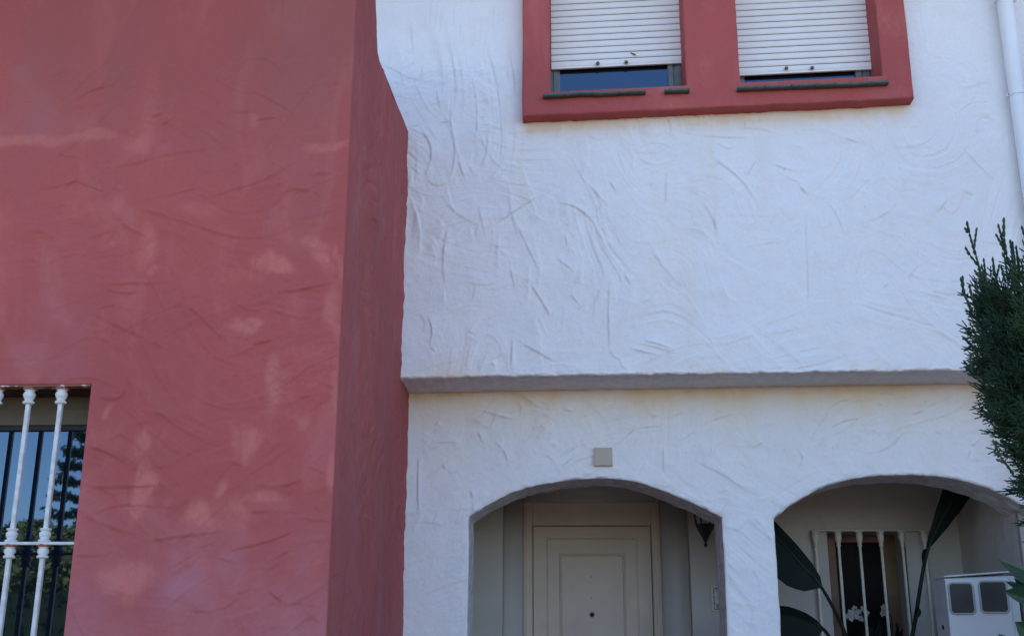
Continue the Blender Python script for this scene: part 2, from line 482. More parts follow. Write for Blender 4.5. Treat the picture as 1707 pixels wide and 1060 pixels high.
tr += trace([[(310,0),(440,40),(600,95),(680,125),(770,140)],[(110,0),(140,45),(200,95),(290,135)],[(360,85),(450,115),(530,170)],
    [(20,220),(90,205),(150,185)],[(70,375),(180,370),(290,368),(380,365)],[(80,395),(140,415),(240,415)],[(440,480),(500,490),(540,515),(600,580),(680,650)],
    [(0,505),(80,555),(180,600),(290,650),(410,715)],[(890,410),(980,415),(1080,400),(1180,375),(1250,365)],[(730,465),(790,500),(860,510)],
    [(680,275),(740,282)],[(690,355),(640,365)],[(800,685),(860,670),(930,655)],[(420,770),(400,850),(360,910)],[(190,830),(220,920)],
    [(60,950),(150,955),(190,900)],[(1050,950),(1130,930)],[(250,1000),(360,1025),(500,1050)]], 3.029, 150, 350, YR)
tr += trace([[(350,85),(450,105),(570,150)],[(130,240),(210,265),(300,320)],[(130,415),(300,415),(470,405)],[(130,540),(220,500),(300,490),(470,500)],
    [(380,650),(480,630),(580,620),(700,605)],[(530,410),(560,510)],[(50,710),(180,712),(220,690)],[(90,770),(180,840),(300,880),(360,860)],
    [(600,320),(650,270),(740,235)],[(820,525),(890,520)],[(800,530),(840,610)],[(870,480),(940,525)],[(680,720),(770,740)],[(890,740),(990,685)],
    [(880,410),(960,415),(1030,390)],[(900,860),(960,910)],[(710,985),(800,965),(870,935)],[(1060,270),(1085,290)],[(1000,540),(1170,565)],[(730,690),(900,650),(1020,600)]], 2.585, 100, 650, YR)
r = np.random.RandomState(21)
h = relief(X, Z, tr, rand_strokes(260, -2.5, XC, 1.6, 4.3, .05, .34, 8, 26, r), r, 1.0, 60, ((8, .05, .42, .0058, 1), (-22, .05, .35, .0046, 4), (38, .045, .30, .0040, 8)), .82)
crf = LAST_CREASE
dW, _, _ = pl_dist(X, Z, np.array([(XWL, ZWB), (XWL, ZWT), (XWR, ZWT), (XWR, ZWB), (XWL, ZWB)]))
inW = (X > XWL - 1e-6) & (X < XWR + 1e-6) & (Z < ZWT + 1e-6) & (Z > ZWB - 1e-6)
dW = np.where(inW, 0, dW)
h *= np.clip(dW / .03, 0, 1) * np.clip((XC - X) / .03, 0, 1)
RC = .006
Yv = YR - h + fillet(dW, .008) + fillet(XC - X, RC)
jz = .004 * vn(X, Z, .12, .12, 6) * np.exp(-dW / .03)
fade = px_blobs(X, Z, [(40,232,60,9,.8),(110,226,70,7,.6),(165,219,28,9,1.0),(230,235,20,14,.55),(430,195,8,12,.5),(545,242,30,8,.6),
    (243,415,17,36,.5),(263,458,8,9,.45),(436,430,16,16,.6),(460,437,22,9,.8),(530,405,22,10,.6),(540,430,12,22,.55),(563,430,6,30,.5),(405,545,22,12,.55),(425,532,14,8,.6),
    (465,605,10,12,.6),(455,640,9,30,.5),(240,815,12,34,.8),(238,745,14,18,.55),(329,866,15,18,.85),(415,740,16,26,.6),(393,735,10,22,.4),
    (440,825,25,7,.6),(365,820,6,16,.6),(400,845,12,16,.5),(213,965,34,24,.7),(210,950,22,14,.5),(553,520,12,32,.5),(553,790,7,28,.6),(555,640,6,40,.35),
    (140,320,40,12,.25),(330,350,30,12,.35),(285,840,6,6,.3),(500,700,12,16,.35),(180,685,6,9,.45),(370,395,10,30,.25),(490,520,16,34,.3),(520,940,10,30,.25)], YR, .28, 1.3)
fade = np.maximum(np.clip(fade * 1.05, 0, 1), .42 * np.clip(vn(X, Z, .11, .17, 14) * 3.2 - .72, 0, 1) * np.clip((Z_of(300, 150, YR) - Z) / .4, 0, 1))
dust = np.clip((Z_of(300, 820, YR) - Z) / .45, 0, 1) * .75 + .45 * np.clip(vn(X, Z, .35, .8, 10) * 2.2, 0, 1)
dust = np.maximum(dust, px_blobs(X, Z, [(300,985,60,45,.95),(390,965,40,40,.8),(40,130,12,60,.5),(60,200,60,40,.4)], YR, .5))
grm = px_blobs(X, Z, [(395,275,2.2,4,1.0),(470,15,2,4,.7),(160,430,2,2,.6)], YR, .02)
A = Acc()
P = np.stack([X, Yv, Z + jz], -1)
keep = cell_keep(xs, zs, [(XWL, XWR, ZWB, ZWT)])
A.grid(P, keep, fade=fade, dust=dust, grime=grm, crease=crf, wash=.6 * np.clip((Z - Z_of(300, 420, YR)) / .9, 0, 1))  # front mixed browner and darker towards the top
# window reveal (top and right side, bottom, left)
ys = np.linspace(YR + .008, YR + .235, 24)
def strip(acc, line, ys, noise=.0, **at):
    """line [n,2] in x,z swept along y"""
    line = np.asarray(line); Pp = np.zeros((len(ys), len(line), 3))
    Pp[..., 0] = line[None, :, 0]; Pp[..., 2] = line[None, :, 1]; Pp[..., 1] = ys[:, None]
    if noise:
        w = np.clip((ys - ys[0]) / .02, 0, 1)[:, None]
        L = np.cumsum(np.append(0, np.linalg.norm(np.diff(line, axis=0), axis=1)))[None, :] + 0 * ys[:, None]; YY = ys[:, None] + 0 * L
        nn = noise * (vn(L, YY, .09, .07, 12) + .4 * vn(L, YY, .03, .02, 13)) * w
        tng = np.gradient(line, axis=0); tng /= np.linalg.norm(tng, axis=1)[:, None] + 1e-9
        Pp[..., 0] += -tng[None, :, 1] * nn; Pp[..., 2] += tng[None, :, 0] * nn
    return acc.grid(Pp, **{k: np.full(Pp.shape[:2], v) for k, v in at.items()})
n_ = 60
for a, b in (((XWL, ZWB), (XWL, ZWT)), ((XWR, ZWT), (XWR, ZWB)), ((XWR, ZWB), (XWL, ZWB))):
    strip(A, np.linspace(a, b, n_), ys, .003)
anchor(A.build('front_wall', M_red, red, True), red)

L_ = Acc(); strip(L_, np.linspace((XWL, ZWT), (XWR, ZWT), n_), ys, .003); anchor(L_.build('lintel_underside_shade', M_bark_shade, red, True), red)  # lintel underside coloured dark brown to stand for its shade

# right-hand side of the wing
zA = UX(680, 218, XC)[2]; yB, zB = UX(628, 90, XC)[1:3]; yC, zC = UX(624, 0, XC)[1:3]
zLedge = Z_of(675, 645, YL)
r = np.random.RandomState(31)
Yr_, Zr_ = np.meshgrid(np.linspace(YR, YU + .5, 290), spans([1.3, 5.0], [.008]))
hh = relief(Yr_, Zr_, [], rand_strokes(150, YR, YU + .4, 1.5, 4.5, .06, .40, 78, 26, r) + rand_strokes(70, YR, YU + .4, 1.5, 4.4, .06, .3, 20, 40, r), r, 1.0, 0, ((84, .06, .4, .005, 2), (60, .07, .35, .004, 6)))
hh = .012 * np.tanh(1.5 * hh / .012)
def side_h(Yq, Zq):
    fy = np.clip((Yq - YR) / (YU + .5 - YR) * 289, 0, 288.99); fz = np.clip((Zq - 1.3) / (Zr_[1, 0] - Zr_[0, 0]), 0, Zr_.shape[0] - 1.01)
    i = fz.astype(int); j = fy.astype(int); a = fz - i; b = fy - j
    return ((hh[i, j] * (1 - b) + hh[i, j + 1] * b) * (1 - a) + (hh[i + 1, j] * (1 - b) + hh[i + 1, j + 1] * b) * a) * np.clip((Yq - YR - RC) / .04, 0, 1)
def ztopline(y): return np.interp(y, [yB, YU], [zB, zA]) + .006 * vn(y, y * 0, .12, .1, 4) * (y > yB + .02)
def side_attr(Ys, Zs, yrear):
    dust = (np.clip((2.6 - Zs) / 1.2, 0, 1) * .55 + .35 * np.clip(vn(Ys, Zs, .16, .9, 11) * 2, 0, 1)) * np.clip((Ys - YR - .02) / .1, 0, 1)
    fd = .55 * np.clip(vn(Ys, Zs, .09, .22, 12) * 3.2 - .78, 0, 1) + .8 * np.clip((Ys - yrear + .10) / .10, 0, 1) * (Zs > 2.6) * (.4 + vn(Ys, Zs, .5, .3, 3))
    return dict(dust=dust, fade=np.clip(fd, 0, 1), wash=.35 + 0 * Zs)  # side wall mixed darker brown over its whole height
A = Acc()
t = np.concatenate([np.linspace(0, .02, 7), np.linspace(.02, 1, 150)[1:]])
# below the ledge, then up to the top of the low part (its top runs back to the house wall)
for (za_, zb_, yr_, res) in ((0.0, 1.5, YL + .02, .3), (1.5, zLedge, YL + .02, .008), (zLedge, None, YU + .02, .008)):
    ycol = (YR + RC) + t * (yr_ - YR - RC)
    zt__ = ztopline(ycol) if zb_ is None else np.full(ycol.shape, zb_)
    n = max(2, int(math.ceil((zt__.max() - za_) / res)) + 1)
    T = np.linspace(0, 1, n)[:, None]; Zs = za_ + T * (zt__[None] - za_); Ys = np.broadcast_to(ycol[None], Zs.shape)
    A.grid(np.stack([XC + side_h(Ys, Zs), Ys, Zs], -1), **side_attr(Ys, Zs, yr_))
# the taller front part
zs = spans([zB, zC, ZTOP_R], [.008, .05]); yrr = np.interp(zs, [zB, zC], [yB, yC]) + .006 * vn(zs, zs * 0, .09, .1, 4)
Ys = (YR + RC) + t[None] * (yrr[:, None] - YR - RC); Zs = np.broadcast_to(zs[:, None], Ys.shape)
A.grid(np.stack([XC + side_h(Ys, Zs), Ys, Zs], -1), **side_attr(Ys, Zs, yrr[:, None] + .1))
# rear of the taller part and top of the low part
Pr = np.zeros((len(zs), 12, 3)); Pr[..., 0] = np.linspace(XC, -6, 12); Pr[..., 1] = yrr[:, None]; Pr[..., 2] = zs[:, None]; A.grid(Pr)
yy = np.linspace(yB - .01, YU + .02, 60); Pr = np.zeros((60, 12, 3)); Pr[..., 0] = np.linspace(XC, -6, 12); Pr[..., 1] = yy[:, None]; Pr[..., 2] = ztopline(yy)[:, None]; A.grid(Pr)
anchor(A.build('side_wall', M_red, red, True), red)
A = Acc().box(-6.0, XC - .004, YR + .004, yC - .004, ZTOP_R, ZTOP_R + .08)
anchor(A.build('top_slab', M_red, red), red)
A = Acc().box(-6.4, XC + .25, YR - .60, yC + .12, ZTOP_R + .083, ZTOP_R + .24)  # unseen roof, overhang added to darken the top of the wall
anchor(A.build('roof', M_roof, red), red)
A = Acc().box(-6.02, -6.0, YR + .01, YU, 0, ZTOP_R)
anchor(A.build('end_wall', M_red, red), red)

# window of the red wing
YWN = YR + .235
zb1, zb2, zb3 = Z_of(60, 661, YWN), Z_of(60, 683, YWN - .006), Z_of(60, 709, YWN)
A = Acc().box(XWL, XWR, YWN - .003, YWN + .05, zb2 + .002, ZWT - .002).box(XWL, XWR, YWN - .012, YWN + .05, zb3, zb2)
anchor(A.build('roller_shutter_box', M_box, red), red)
A = Acc()
fw = .022
A.box(XWL, XWR, YWN, YWN + .05, zb3 - .022, zb3 - .001); A.box(XWL, XWR, YWN, YWN + .05, ZWB, ZWB + .05)
A.box(XWR - .028, XWR - .001, YWN, YWN + .05, ZWB + .05, zb3 - .022); A.box(XWL + .001, XWL + .03, YWN, YWN + .05, ZWB + .05, zb3 - .022)
A.box((XWL + XWR) / 2 - .03, (XWL + XWR) / 2 + .03, YWN, YWN + .05, ZWB + .05, zb3 - .022)
wf = anchor(A.build('window_frame', M_darkgap, red), red)
for a, b in ((XWL + .03, (XWL + XWR) / 2 - .03), ((XWL + XWR) / 2 + .03, XWR - .028)):
    A = Acc().box(a, b, YWN + .018, YWN + .026, ZWB + .05, zb3 - .022)
    A.build('pane', M_pane, wf)
A = Acc().box(XWL - .05, XWR + .05, YR - .05, YWN, ZWB - .04, ZWB); anchor(A.build('window_sill', M_tile, red), red)
# grille of white iron bars
gr = bpy.data.objects.new('window_grille', None); link(gr, red); gr.location = tuple(-c for c in red.location)
YG = YR + .030
def bar_at(pxt, pyt, pxb, pyb):
    return U(pxt, pyt, YG), U(pxb, pyb, YG)
x2 = (X_of(50, 670, YG) + X_of(7, 1050, YG)) / 2; x3 = (X_of(102, 670, YG) + X_of(56, 1050, YG)) / 2
step = (x3 - x2) * 1.09
zr = Z_of(60, 906, YG)
bw = .0092
barA = Acc().box(-bw, bw, -bw, bw, ZWB, ZWT - .05, .003).mesh('bar', M_iron)
def collar_prof(kind):
    if kind == 'top':
        return [(a * .86, b) for a, b in [(.012, -.075), (.027, -.072), (.029, -.064), (.019, -.058), (.026, -.046), (.031, -.034), (.027, -.024), (.020, -.018), (.034, -.010), (.034, -.001), (.014, 0)]]
    return [(a * .86, b) for a, b in [(.012, -.060), (.027, -.058), (.028, -.050), (.019, -.045), (.028, -.034), (.026, -.022), (.019, -.017), (.030, -.011), (.030, -.003), (.022, .001),
            (.030, .006), (.030, .014), (.019, .020), (.027, .030), (.028, .044), (.019, .051), (.027, .055), (.028, .062), (.012, .064)]]
capA = Acc().lathe((0, 0, 0), collar_prof('top'), 12).mesh('capital', M_iron, True)
midA = Acc().lathe((0, 0, 0), collar_prof('mid'), 12).mesh('collar', M_iron, True)
rustA = Acc().lathe((0, 0, 0), [(.0262, -.013), (.0282, -.010), (.0282, -.004), (.0262, -.001)], 12).mesh('rusty_ring', M_rust, True)
rustT = Acc().lathe((0, 0, 0), [(.026, -.013), (.0305, -.010), (.0305, -.001), (.026, .0005)], 12).mesh('rusty_cap_ring', M_rust, True)
xb = x3
while xb > XWL + .04:
    for me, nm, z in ((barA, 'bar', 0), (capA, 'capital', ZWT - .004), (midA, 'collar', zr), (rustA, 'rusty_ring', zr), (rustT, 'rusty_cap_ring', ZWT - .004)):
        o = bpy.data.objects.new(nm, me); o.location = (xb, YG, z); link(o, gr)
    xb -= step
A = Acc().box(XWL - .03, XWR + .02, YG - .026, YG - .0145, zr - .006, zr + .006, .002); A.build('cross_rail', M_iron, gr)
A = Acc().box(XWL + .002, XWR - .002, YR + .002, YR + .055, ZWT - .006, ZWT - .001); A.build('top_rail', M_rust, gr)

# ------------------------------------------------------------------ WHITE HOUSE
house = thing('white_house', 'white plastered two-storey house front with twin arches and red window surround', 'building', loc=(1.0, YL, 0))
def H(o): return anchor(o, house)

# upper wall, overhanging
XE = 3.6
led = np.array([U(671, 631, YU), U(950, 626, YU), U(1300, 621.5, YU), U(1610, 617, YU)])
def zled(x):
    return np.interp(x, [-6, led[0, 0], led[1, 0], led[2, 0], led[3, 0], 6], [led[0, 2], *led[:, 2], led[3, 2] + .02]) + .004 * vn(x, x * 0, .11, .1, 2) + .005 * vn(x, x * 0, .035, .1, 3) + .004 * vn(x, x * 0, .014, .1, 5)
inn = np.array([U(681, 656, YL), U(1100, 648, YL), U(1600, 640, YL)])
def zinn(x): return np.interp(x, [-6, *inn[:, 0], 6], [inn[0, 2], *inn[:, 2], inn[2, 2] + .01]) + .004 * vn(x, x * 0, .13, .1, 4)
XU0 = X_of(615, 50, YU)
YS = YU - .10                                   # face of the red surround
sxl, sxr = X_of(871, 100, YS), X_of(1517, 90, YS)
w1l, w1r, w2l, w2r = X_of(917, 60, YS), X_of(1141, 70, YS), X_of(1230, 70, YS), X_of(1466, 70, YS)
pA, pB = U(880, 194, YS), U(1511, 164, YS)
TILT = (pB[2] - pA[2]) / (pB[0] - pA[0])
def zt(z, x): return z + TILT * (x - w1l)         # the surround hangs slightly off level
zSB = pA[2] - TILT * (pA[0] - w1l)                # bottom of the surround at w1l
zWB = Z_of(917, 156, YS) + .012                     # sill level at w1l
zST = 6.0
xs = spans([-6, XU0, 2.95, 3.6, 6.0], [.5, .0058, .02, .3])
zb0 = led[:, 2].min() - .02
zs = spans([zb0, zb0 + .05, 5.2, 6.3], [.003, .0058, .06])
Xg, Zg = np.meshgrid(xs, zs)
Zm = Zg + (zled(Xg) - zb0) * np.clip(1 - (Zg - zb0) / .6, 0, 1)
tr = trace([[(570,0),(640,80),(690,190),(720,320),(745,450),(760,600)],[(520,0),(600,80),(670,180),(710,300),(735,420),(745,560),(735,680)],
    [(770,70),(850,150),(920,260),(965,400),(1000,560),(1010,700),(1020,840),(990,1000)],[(525,210),(560,290),(590,370)],[(460,110),(490,210),(490,300)],
    [(1030,190),(1060,350),(1080,450),(1090,600)],[(820,400),(850,500),(870,640),(870,760),(845,870)],[(930,790),(930,900),(890,985)],[(630,520),(650,640)],
    [(720,580),(710,720),(740,850),(735,960),(715,1050)],[(540,760),(600,860),(600,940),(570,1020)],[(760,940),(790,1040)],[(690,90),(770,150),(800,250)],[(960,150),(990,250)],
    [(640,220),(660,330)],[(420,420),(430,500)],[(550,380),(545,470)],[(980,80),(920,60)],[(860,10),(970,70),(1000,130)]], 3.534, 550, 0, YU)
tr += trace([[(475,400),(515,480),(555,560),(578,610)],[(540,655),(580,720),(625,800)],[(640,330),(720,345),(790,400),(835,495)],[(395,420),(470,370),(580,300)],
    [(215,420),(195,500),(190,600),(200,665)],[(195,680),(195,750)],[(505,905),(570,945),(640,985)],[(640,550),(720,610)],[(770,255),(850,345)],[(860,245),(885,290)],
    [(460,590),(480,680)],[(940,930),(1000,945),(1060,960)],[(965,905),(1060,930),(1135,955)],[(990,895),(1060,915),(1120,940)],[(1090,210),(1085,340)],[(130,790),(150,850),(135,920)],[(135,920),(160,938)],
    [(470,890),(465,1010)],[(130,240),(160,270),(215,250),(235,200)],[(680,460),(690,510)],[(60,310),(100,420),(95,560)],[(430,470),(560,430)],[(150,480),(170,520)],[(700,700),(740,750)],
    [(860,660),(855,780),(860,930)],[(920,620),(940,660)],[(540,560),(530,760)],[(300,440),(310,490)],[(965,770),(960,850)],[(380,990),(410,995)]], 2.41, 660, 200, YU)
tr += trace([[(65,185),(130,230),(190,290),(235,370)],[(0,100),(110,108),(200,105)],[(170,72),(240,75),(275,88)],[(390,75),(460,78),(520,95),(590,155)],[(530,105),(600,128)],
    [(340,128),(395,145)],[(480,340),(520,390),(550,470)],[(430,520),(470,570)],[(405,370),(410,480),(418,760)],[(975,140),(1040,210),(1100,265)],[(20,340),(60,400),(90,480)],
    [(690,660),(710,645)],[(285,205),(345,230),(385,230)],[(380,285),(410,320)],[(430,380),(460,440),(490,430),(500,380)],[(185,250),(220,190)],[(750,200),(760,300)],[(890,380),(920,340)],[(980,300),(1020,320)],
    [(90,620),(110,700),(155,720)],[(70,370),(75,480)]], 2.208, 1160, 180, YU)
r = np.random.RandomState(41)
rs = rand_strokes(130, XU0, 3.1, 3.3, 5.2, .08, .42, -50, 35, r) + rand_strokes(60, XU0, .2, 3.9, 5.2, .10, .45, -80, 12, r) + rand_strokes(30, XU0, .6, 3.2, 4.4, .05, .2, -70, 30, r)
ul = np.clip((X_of(900, 150, YU) - Xg) / .25, 0, 1) * np.clip((Zg - Z_of(750, 330, YU)) / .25, 0, 1)
h = relief(Xg, Zg, tr, rs, r, .95, 130, ((-78, .055, .40, .0060, 1), (-50, .06, .40, .0056, 5), (15, .06, .35, .0042, 9))) + .0065 * ul * comb(Xg, Zg, -76, .065, .6, 3)
for base_ in tr[:4]:
    for dx in (-.075, -.045, -.02, .022, .05, .08):
        if r.rand() < .8: add_stroke(h, Xg, Zg, smooth_poly(base_ + [dx, r.uniform(-.05, .05)]), r.uniform(.004, .009), .005, r.uniform(.012, .03), r.choice([-1, 1]), r.uniform(0, .3))
cru = np.maximum(LAST_CREASE, CREASE.pop(id(h), 0))
# ragged lip above the drip edge
lip = .008 * np.exp(-((Zg - zb0 - .012) / .010) ** 2) * np.clip(vn(Xg, Zg, .03, .03, 5) * 2 + .5, 0, 1.2)
dB = Zg - zb0
RU = .007
h = h * np.clip(dB / .03, 0, 1) + lip
Yv = YU - h + fillet(dB, RU)
kx = 6.4 / 1900
stain = np.zeros(Xg.shape)
zsb = zt(zSB, Xg) - .05
below = zsb - Zg
inx = np.clip((Xg - sxl + .03) / .06, 0, 1) * np.clip((sxr + .02 - Xg) / .06, 0, 1)
stain = inx * np.exp(-np.clip(below, 0, 9) / .045) * (below > -.12) * (.55 + .5 * (vn(Xg, Zg, .25, .06, 2) + .5))
stain = np.maximum(stain, .62 * np.clip(vn(Xg, Zg, .16, .7, 6) * 2.4 - .15, 0, 1) * np.clip(1 - np.abs(Xg - X_of(1200, 500, YU)) / .55, 0, 1))
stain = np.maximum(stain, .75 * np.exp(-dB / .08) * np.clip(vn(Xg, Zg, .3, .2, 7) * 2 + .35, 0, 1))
stain = np.maximum(stain, .28 * np.exp(-np.abs(Xg - sxl + .01) / .03) * (Zg > 4.2))
rust = np.exp(-dB / .014) * np.clip(vn(Xg, Zg, .09, .2, 8) * 2.5 + .35, 0, 1) + .35 * inx * np.exp(-np.abs(below - .005) / .012) * np.clip(vn(Xg, Zg, .13, .1, 12) * 3 + .4, 0, 1)
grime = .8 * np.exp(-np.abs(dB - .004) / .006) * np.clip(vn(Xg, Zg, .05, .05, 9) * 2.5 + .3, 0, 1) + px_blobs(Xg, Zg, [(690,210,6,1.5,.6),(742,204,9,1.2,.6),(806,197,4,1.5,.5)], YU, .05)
A = Acc()
holes = [(w1l - .02, w1r + .02, zt(zWB, w1l) - .02, 5.95), (w2l - .02, w2r + .02, zt(zWB, w2l) - .02, 5.95)]
A.grid(np.stack([Xg, Yv, Zm], -1), cell_keep(xs, zs, holes), stain=np.clip(stain, 0, 1), rust=np.clip(rust, 0, 1), grime=np.clip(grime, 0, 1), crease=cru)
H(A.build('upper_wall', M_white, house, True))
# soffit of the overhang
xs2 = spans([-6, XU0, 3.0, 6], [.5, .008, .3]); tt_ = np.linspace(0, 1, 46)
XX, TT = np.meshgrid(xs2, tt_); YY = YU + RU - .002 + TT * (YL + .03 - YU - RU)
za = zled(XX); zi = zinn(XX)
ZZ = za * (1 - TT) + zi * TT + (.004 * vn(XX, YY, .12, .1, 3) + .0015 * vn(XX, YY, .03, .03, 4)) * np.clip(TT * 8, 0, 1) * np.clip((1 - TT) * 8, 0, 1)
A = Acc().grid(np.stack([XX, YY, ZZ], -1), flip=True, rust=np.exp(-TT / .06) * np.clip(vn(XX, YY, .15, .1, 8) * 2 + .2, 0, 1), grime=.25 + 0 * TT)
H(A.build('overhang_soffit', M_white, house, True))

# lower wall with two arches
a1 = [(784,862),(797,851.5),(814,841),(835,829.5),(857,820),(880,812.5),(902,807),(925,803),(947,800),(970,798),(992,796.5),(1016,797),(1036,799),(1056,802),(1077,808),(1098,815),(1120,823.5),(1140,832),(1162,841.5),(1182,851.5),(1202.5,862.5)]
a2 = [(1290,865),(1305,851),(1321,840),(1336,830),(1351,821.5),(1369,813.5),(1387,807),(1406,801),(1426,797),(1449,794),(1472,792),(1505,791),(1541,792),(1562,794),(1583,797),(1603,801),(1623,806),(1641,811.5),(1659,818),(1680,828),(1701,840),(1716,848.5),(1732,858)]
A1 = np.array([U(x, y, YL) for x, y in a1])[:, [0, 2]]; A2 = np.array([U(x, y, YL) for x, y in a2])[:, [0, 2]]
x1l, x1r = (A1[0, 0] + X_of(777, 1020, YL)) / 2, (A1[-1, 0] + X_of(1212, 1020, YL)) / 2
x2l, x2r = (A2[0, 0] + X_of(1300, 1020, YL)) / 2, A2[-1, 0]
A1[0, 0], A1[-1, 0], A2[0, 0], A2[-1, 0] = x1l, x1r, x2l, x2r
bx = np.concatenate([[-6], A1[:, 0], A2[:, 0], [6]]); bz = np.concatenate([[A1[0, 1]], A1[:, 1], A2[:, 1], [A2[-1, 1]]])
def smin(x):                                       # smoothed lower edge
    return sum(np.interp(x + e, bx, bz) for e in np.linspace(-.045, .045, 9)) / 9
def inop(x): return ((x > x1l - 1e-6) & (x < x1r + 1e-6)) | ((x > x2l - 1e-6) & (x < x2r + 1e-6))
def zbot(x):
    w = np.clip(np.minimum(np.minimum(np.abs(x - x1l), np.abs(x - x1r)), np.minimum(np.abs(x - x2l), np.abs(x - x2r))) / .03, 0, 1)
    return np.where(w < 1, np.interp(x, bx, bz) * (1 - w) + smin(x) * w, smin(x)) + w * inop(x) * (.004 * vn(x, x * 0, .14, .1, 6) + .004 * vn(x, x * 0, .03, .1, 7) + .0035 * vn(x, x * 0, .013, .1, 8))
def jx(z, k): return .006 * vn(z, z * 0, .13, .1, k) + .003 * vn(z, z * 0, .04, .1, k + 1)
xs = spans([-6, XC - .02, x1l, x1r, x2l, x2r, 3.0, 6], [.5, .0056, .0056, .0056, .0056, .012, .3])
ztop = zinn(xs) + .05
tv = np.concatenate([np.linspace(0, .03, 9), np.linspace(.03, 1, 150)[1:]])
T, Xg = np.meshgrid(tv, xs, indexing='ij')
Zg = zbot(xs)[None] + T * (ztop - zbot(xs))[None]
def edge_poly(al, xl, xr, k):
    zj = np.linspace(FLOOR, al[0, 1], 60); zj2 = np.linspace(al[-1, 1], FLOOR, 60)
    xm = np.linspace(xl, xr, 150)
    w1 = np.clip((al[0, 1] - zj) / .04, 0, 1); w2 = np.clip((al[-1, 1] - zj2) / .04, 0, 1)
    return np.concatenate([np.stack([xl + jx(zj, k) * w1, zj], 1), np.stack([xm, zbot(xm)], 1)[1:-1], np.stack([xr + jx(zj2, k + 2) * w2, zj2], 1)])
E1 = edge_poly(A1, x1l, x1r, 1); E2 = edge_poly(A2, x2l, x2r, 5)
tr = trace([[(385,480),(480,458),(560,448),(665,442)],[(665,445),(640,465)],[(430,620),(490,570),(540,520),(525,500)],[(540,525),(690,508)],[(710,470),(820,430)],[(910,510),(1000,465),(1120,438)],
    [(780,605),(850,560),(900,520)],[(705,630),(705,780)],[(865,625),(940,600)],[(975,700),(990,640),(1025,590)],[(1050,540),(1130,560),(1220,625)],[(1220,625),(1270,600)],[(900,715),(1050,790),(1170,870)],
    [(1000,740),(1120,810),(1230,860)],[(1280,495),(1360,492)],[(1460,630),(1505,690),(1470,760)],[(1505,680),(1560,560),(1640,430)],[(120,750),(170,710),(240,670)],[(130,415),(190,430)],[(150,680),(220,600)],
    [(1005,410),(1055,440)],[(540,385),(600,355)],[(380,410),(520,405)],[(0,370),(60,400)],[(70,480),(0,520)],[(1380,740),(1450,760)],[(1570,620),(1640,560)]], 3.414, 900, 560, YL)
tr += trace([[(440,580),(530,520),(620,480),(710,465)],[(380,280),(460,280),(550,300)],[(120,380),(180,335),(270,320)],[(130,500),(200,460),(310,438)],[(60,490),(120,380)],[(420,345),(455,360)],
    [(130,630),(170,610),(195,565)],[(990,700),(1010,640)],[(990,705),(1090,705)],[(790,510),(800,535),(830,538)],[(640,420),(720,390)]], 3.787, 1350, 580, YL)
tr += trace([[(660,625),(760,620),(800,635)],[(800,600),(820,540)],[(910,560),(940,630)],[(1010,620),(1070,680),(1085,750)],[(700,755),(720,785)],[(865,910),(880,950)],[(910,430),(1060,480),(1180,490)],
    [(560,700),(555,900),(558,1050)],[(1250,600),(1310,540)],[(620,345),(720,360),(900,345)],[(1140,330),(1200,370),(1290,440)],[(680,500),(660,520)]], 3.533, 540, 560, YL)
r = np.random.RandomState(51)
# relief on a regular grid, sampled onto the wall's own grid
xr_ = np.arange(XC - .05, 3.1, .005); zr_ = np.arange(1.3, zb0 + .1, .005); XR, ZR = np.meshgrid(xr_, zr_)
rs = rand_strokes(170, XC, 3.0, 2.3, 3.1, .05, .28, 22, 30, r) + rand_strokes(30, XC, 3.0, 2.3, 3.1, .05, .28, -35, 20, r) + rand_strokes(60, XC, 3.0, 1.5, 2.5, .03, .2, 70, 30, r)
hR = relief(XR, ZR, tr, rs, r, .95, 200, ((24, .055, .34, .0060, 1), (-38, .055, .3, .0052, 5), (75, .06, .3, .0036, 9))); cR = LAST_CREASE
def samp(Xq, Zq, hR=hR):
    fx = np.clip((Xq - xr_[0]) / .005, 0, len(xr_) - 1.001); fz = np.clip((Zq - zr_[0]) / .005, 0, len(zr_) - 1.001)
    i = fz.astype(int); j = fx.astype(int); a = fz - i; b = fx - j
    return (hR[i, j] * (1 - b) + hR[i, j + 1] * b) * (1 - a) + (hR[i + 1, j] * (1 - b) + hR[i + 1, j + 1] * b) * a
def opening_dist(Xq, Zq):
    d1 = pl_dist(Xq, Zq, E1)[0]; d2 = pl_dist(Xq, Zq, E2)[0]
    return np.minimum(d1, d2)
RA = .006
A = Acc()
D = opening_dist(Xg, Zg)
ragged = .009 * np.exp(-((D - .012) / .009) ** 2) * np.clip(vn(Xg, Zg, .05, .05, 5) * 2 + .3, 0, 1.2)
hh = samp(Xg, Zg) * np.clip(D / .03, 0, 1) + ragged
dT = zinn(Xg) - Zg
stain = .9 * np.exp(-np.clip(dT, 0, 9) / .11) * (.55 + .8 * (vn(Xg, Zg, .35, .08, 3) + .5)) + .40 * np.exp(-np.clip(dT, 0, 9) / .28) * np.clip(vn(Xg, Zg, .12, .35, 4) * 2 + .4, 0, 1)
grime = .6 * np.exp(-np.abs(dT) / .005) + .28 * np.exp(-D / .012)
A.grid(np.stack([Xg, YL - hh + fillet(D, RA), Zg], -1), stain=np.clip(stain, 0, 1), grime=np.clip(grime, 0, 1), crease=samp(Xg, Zg, cR))
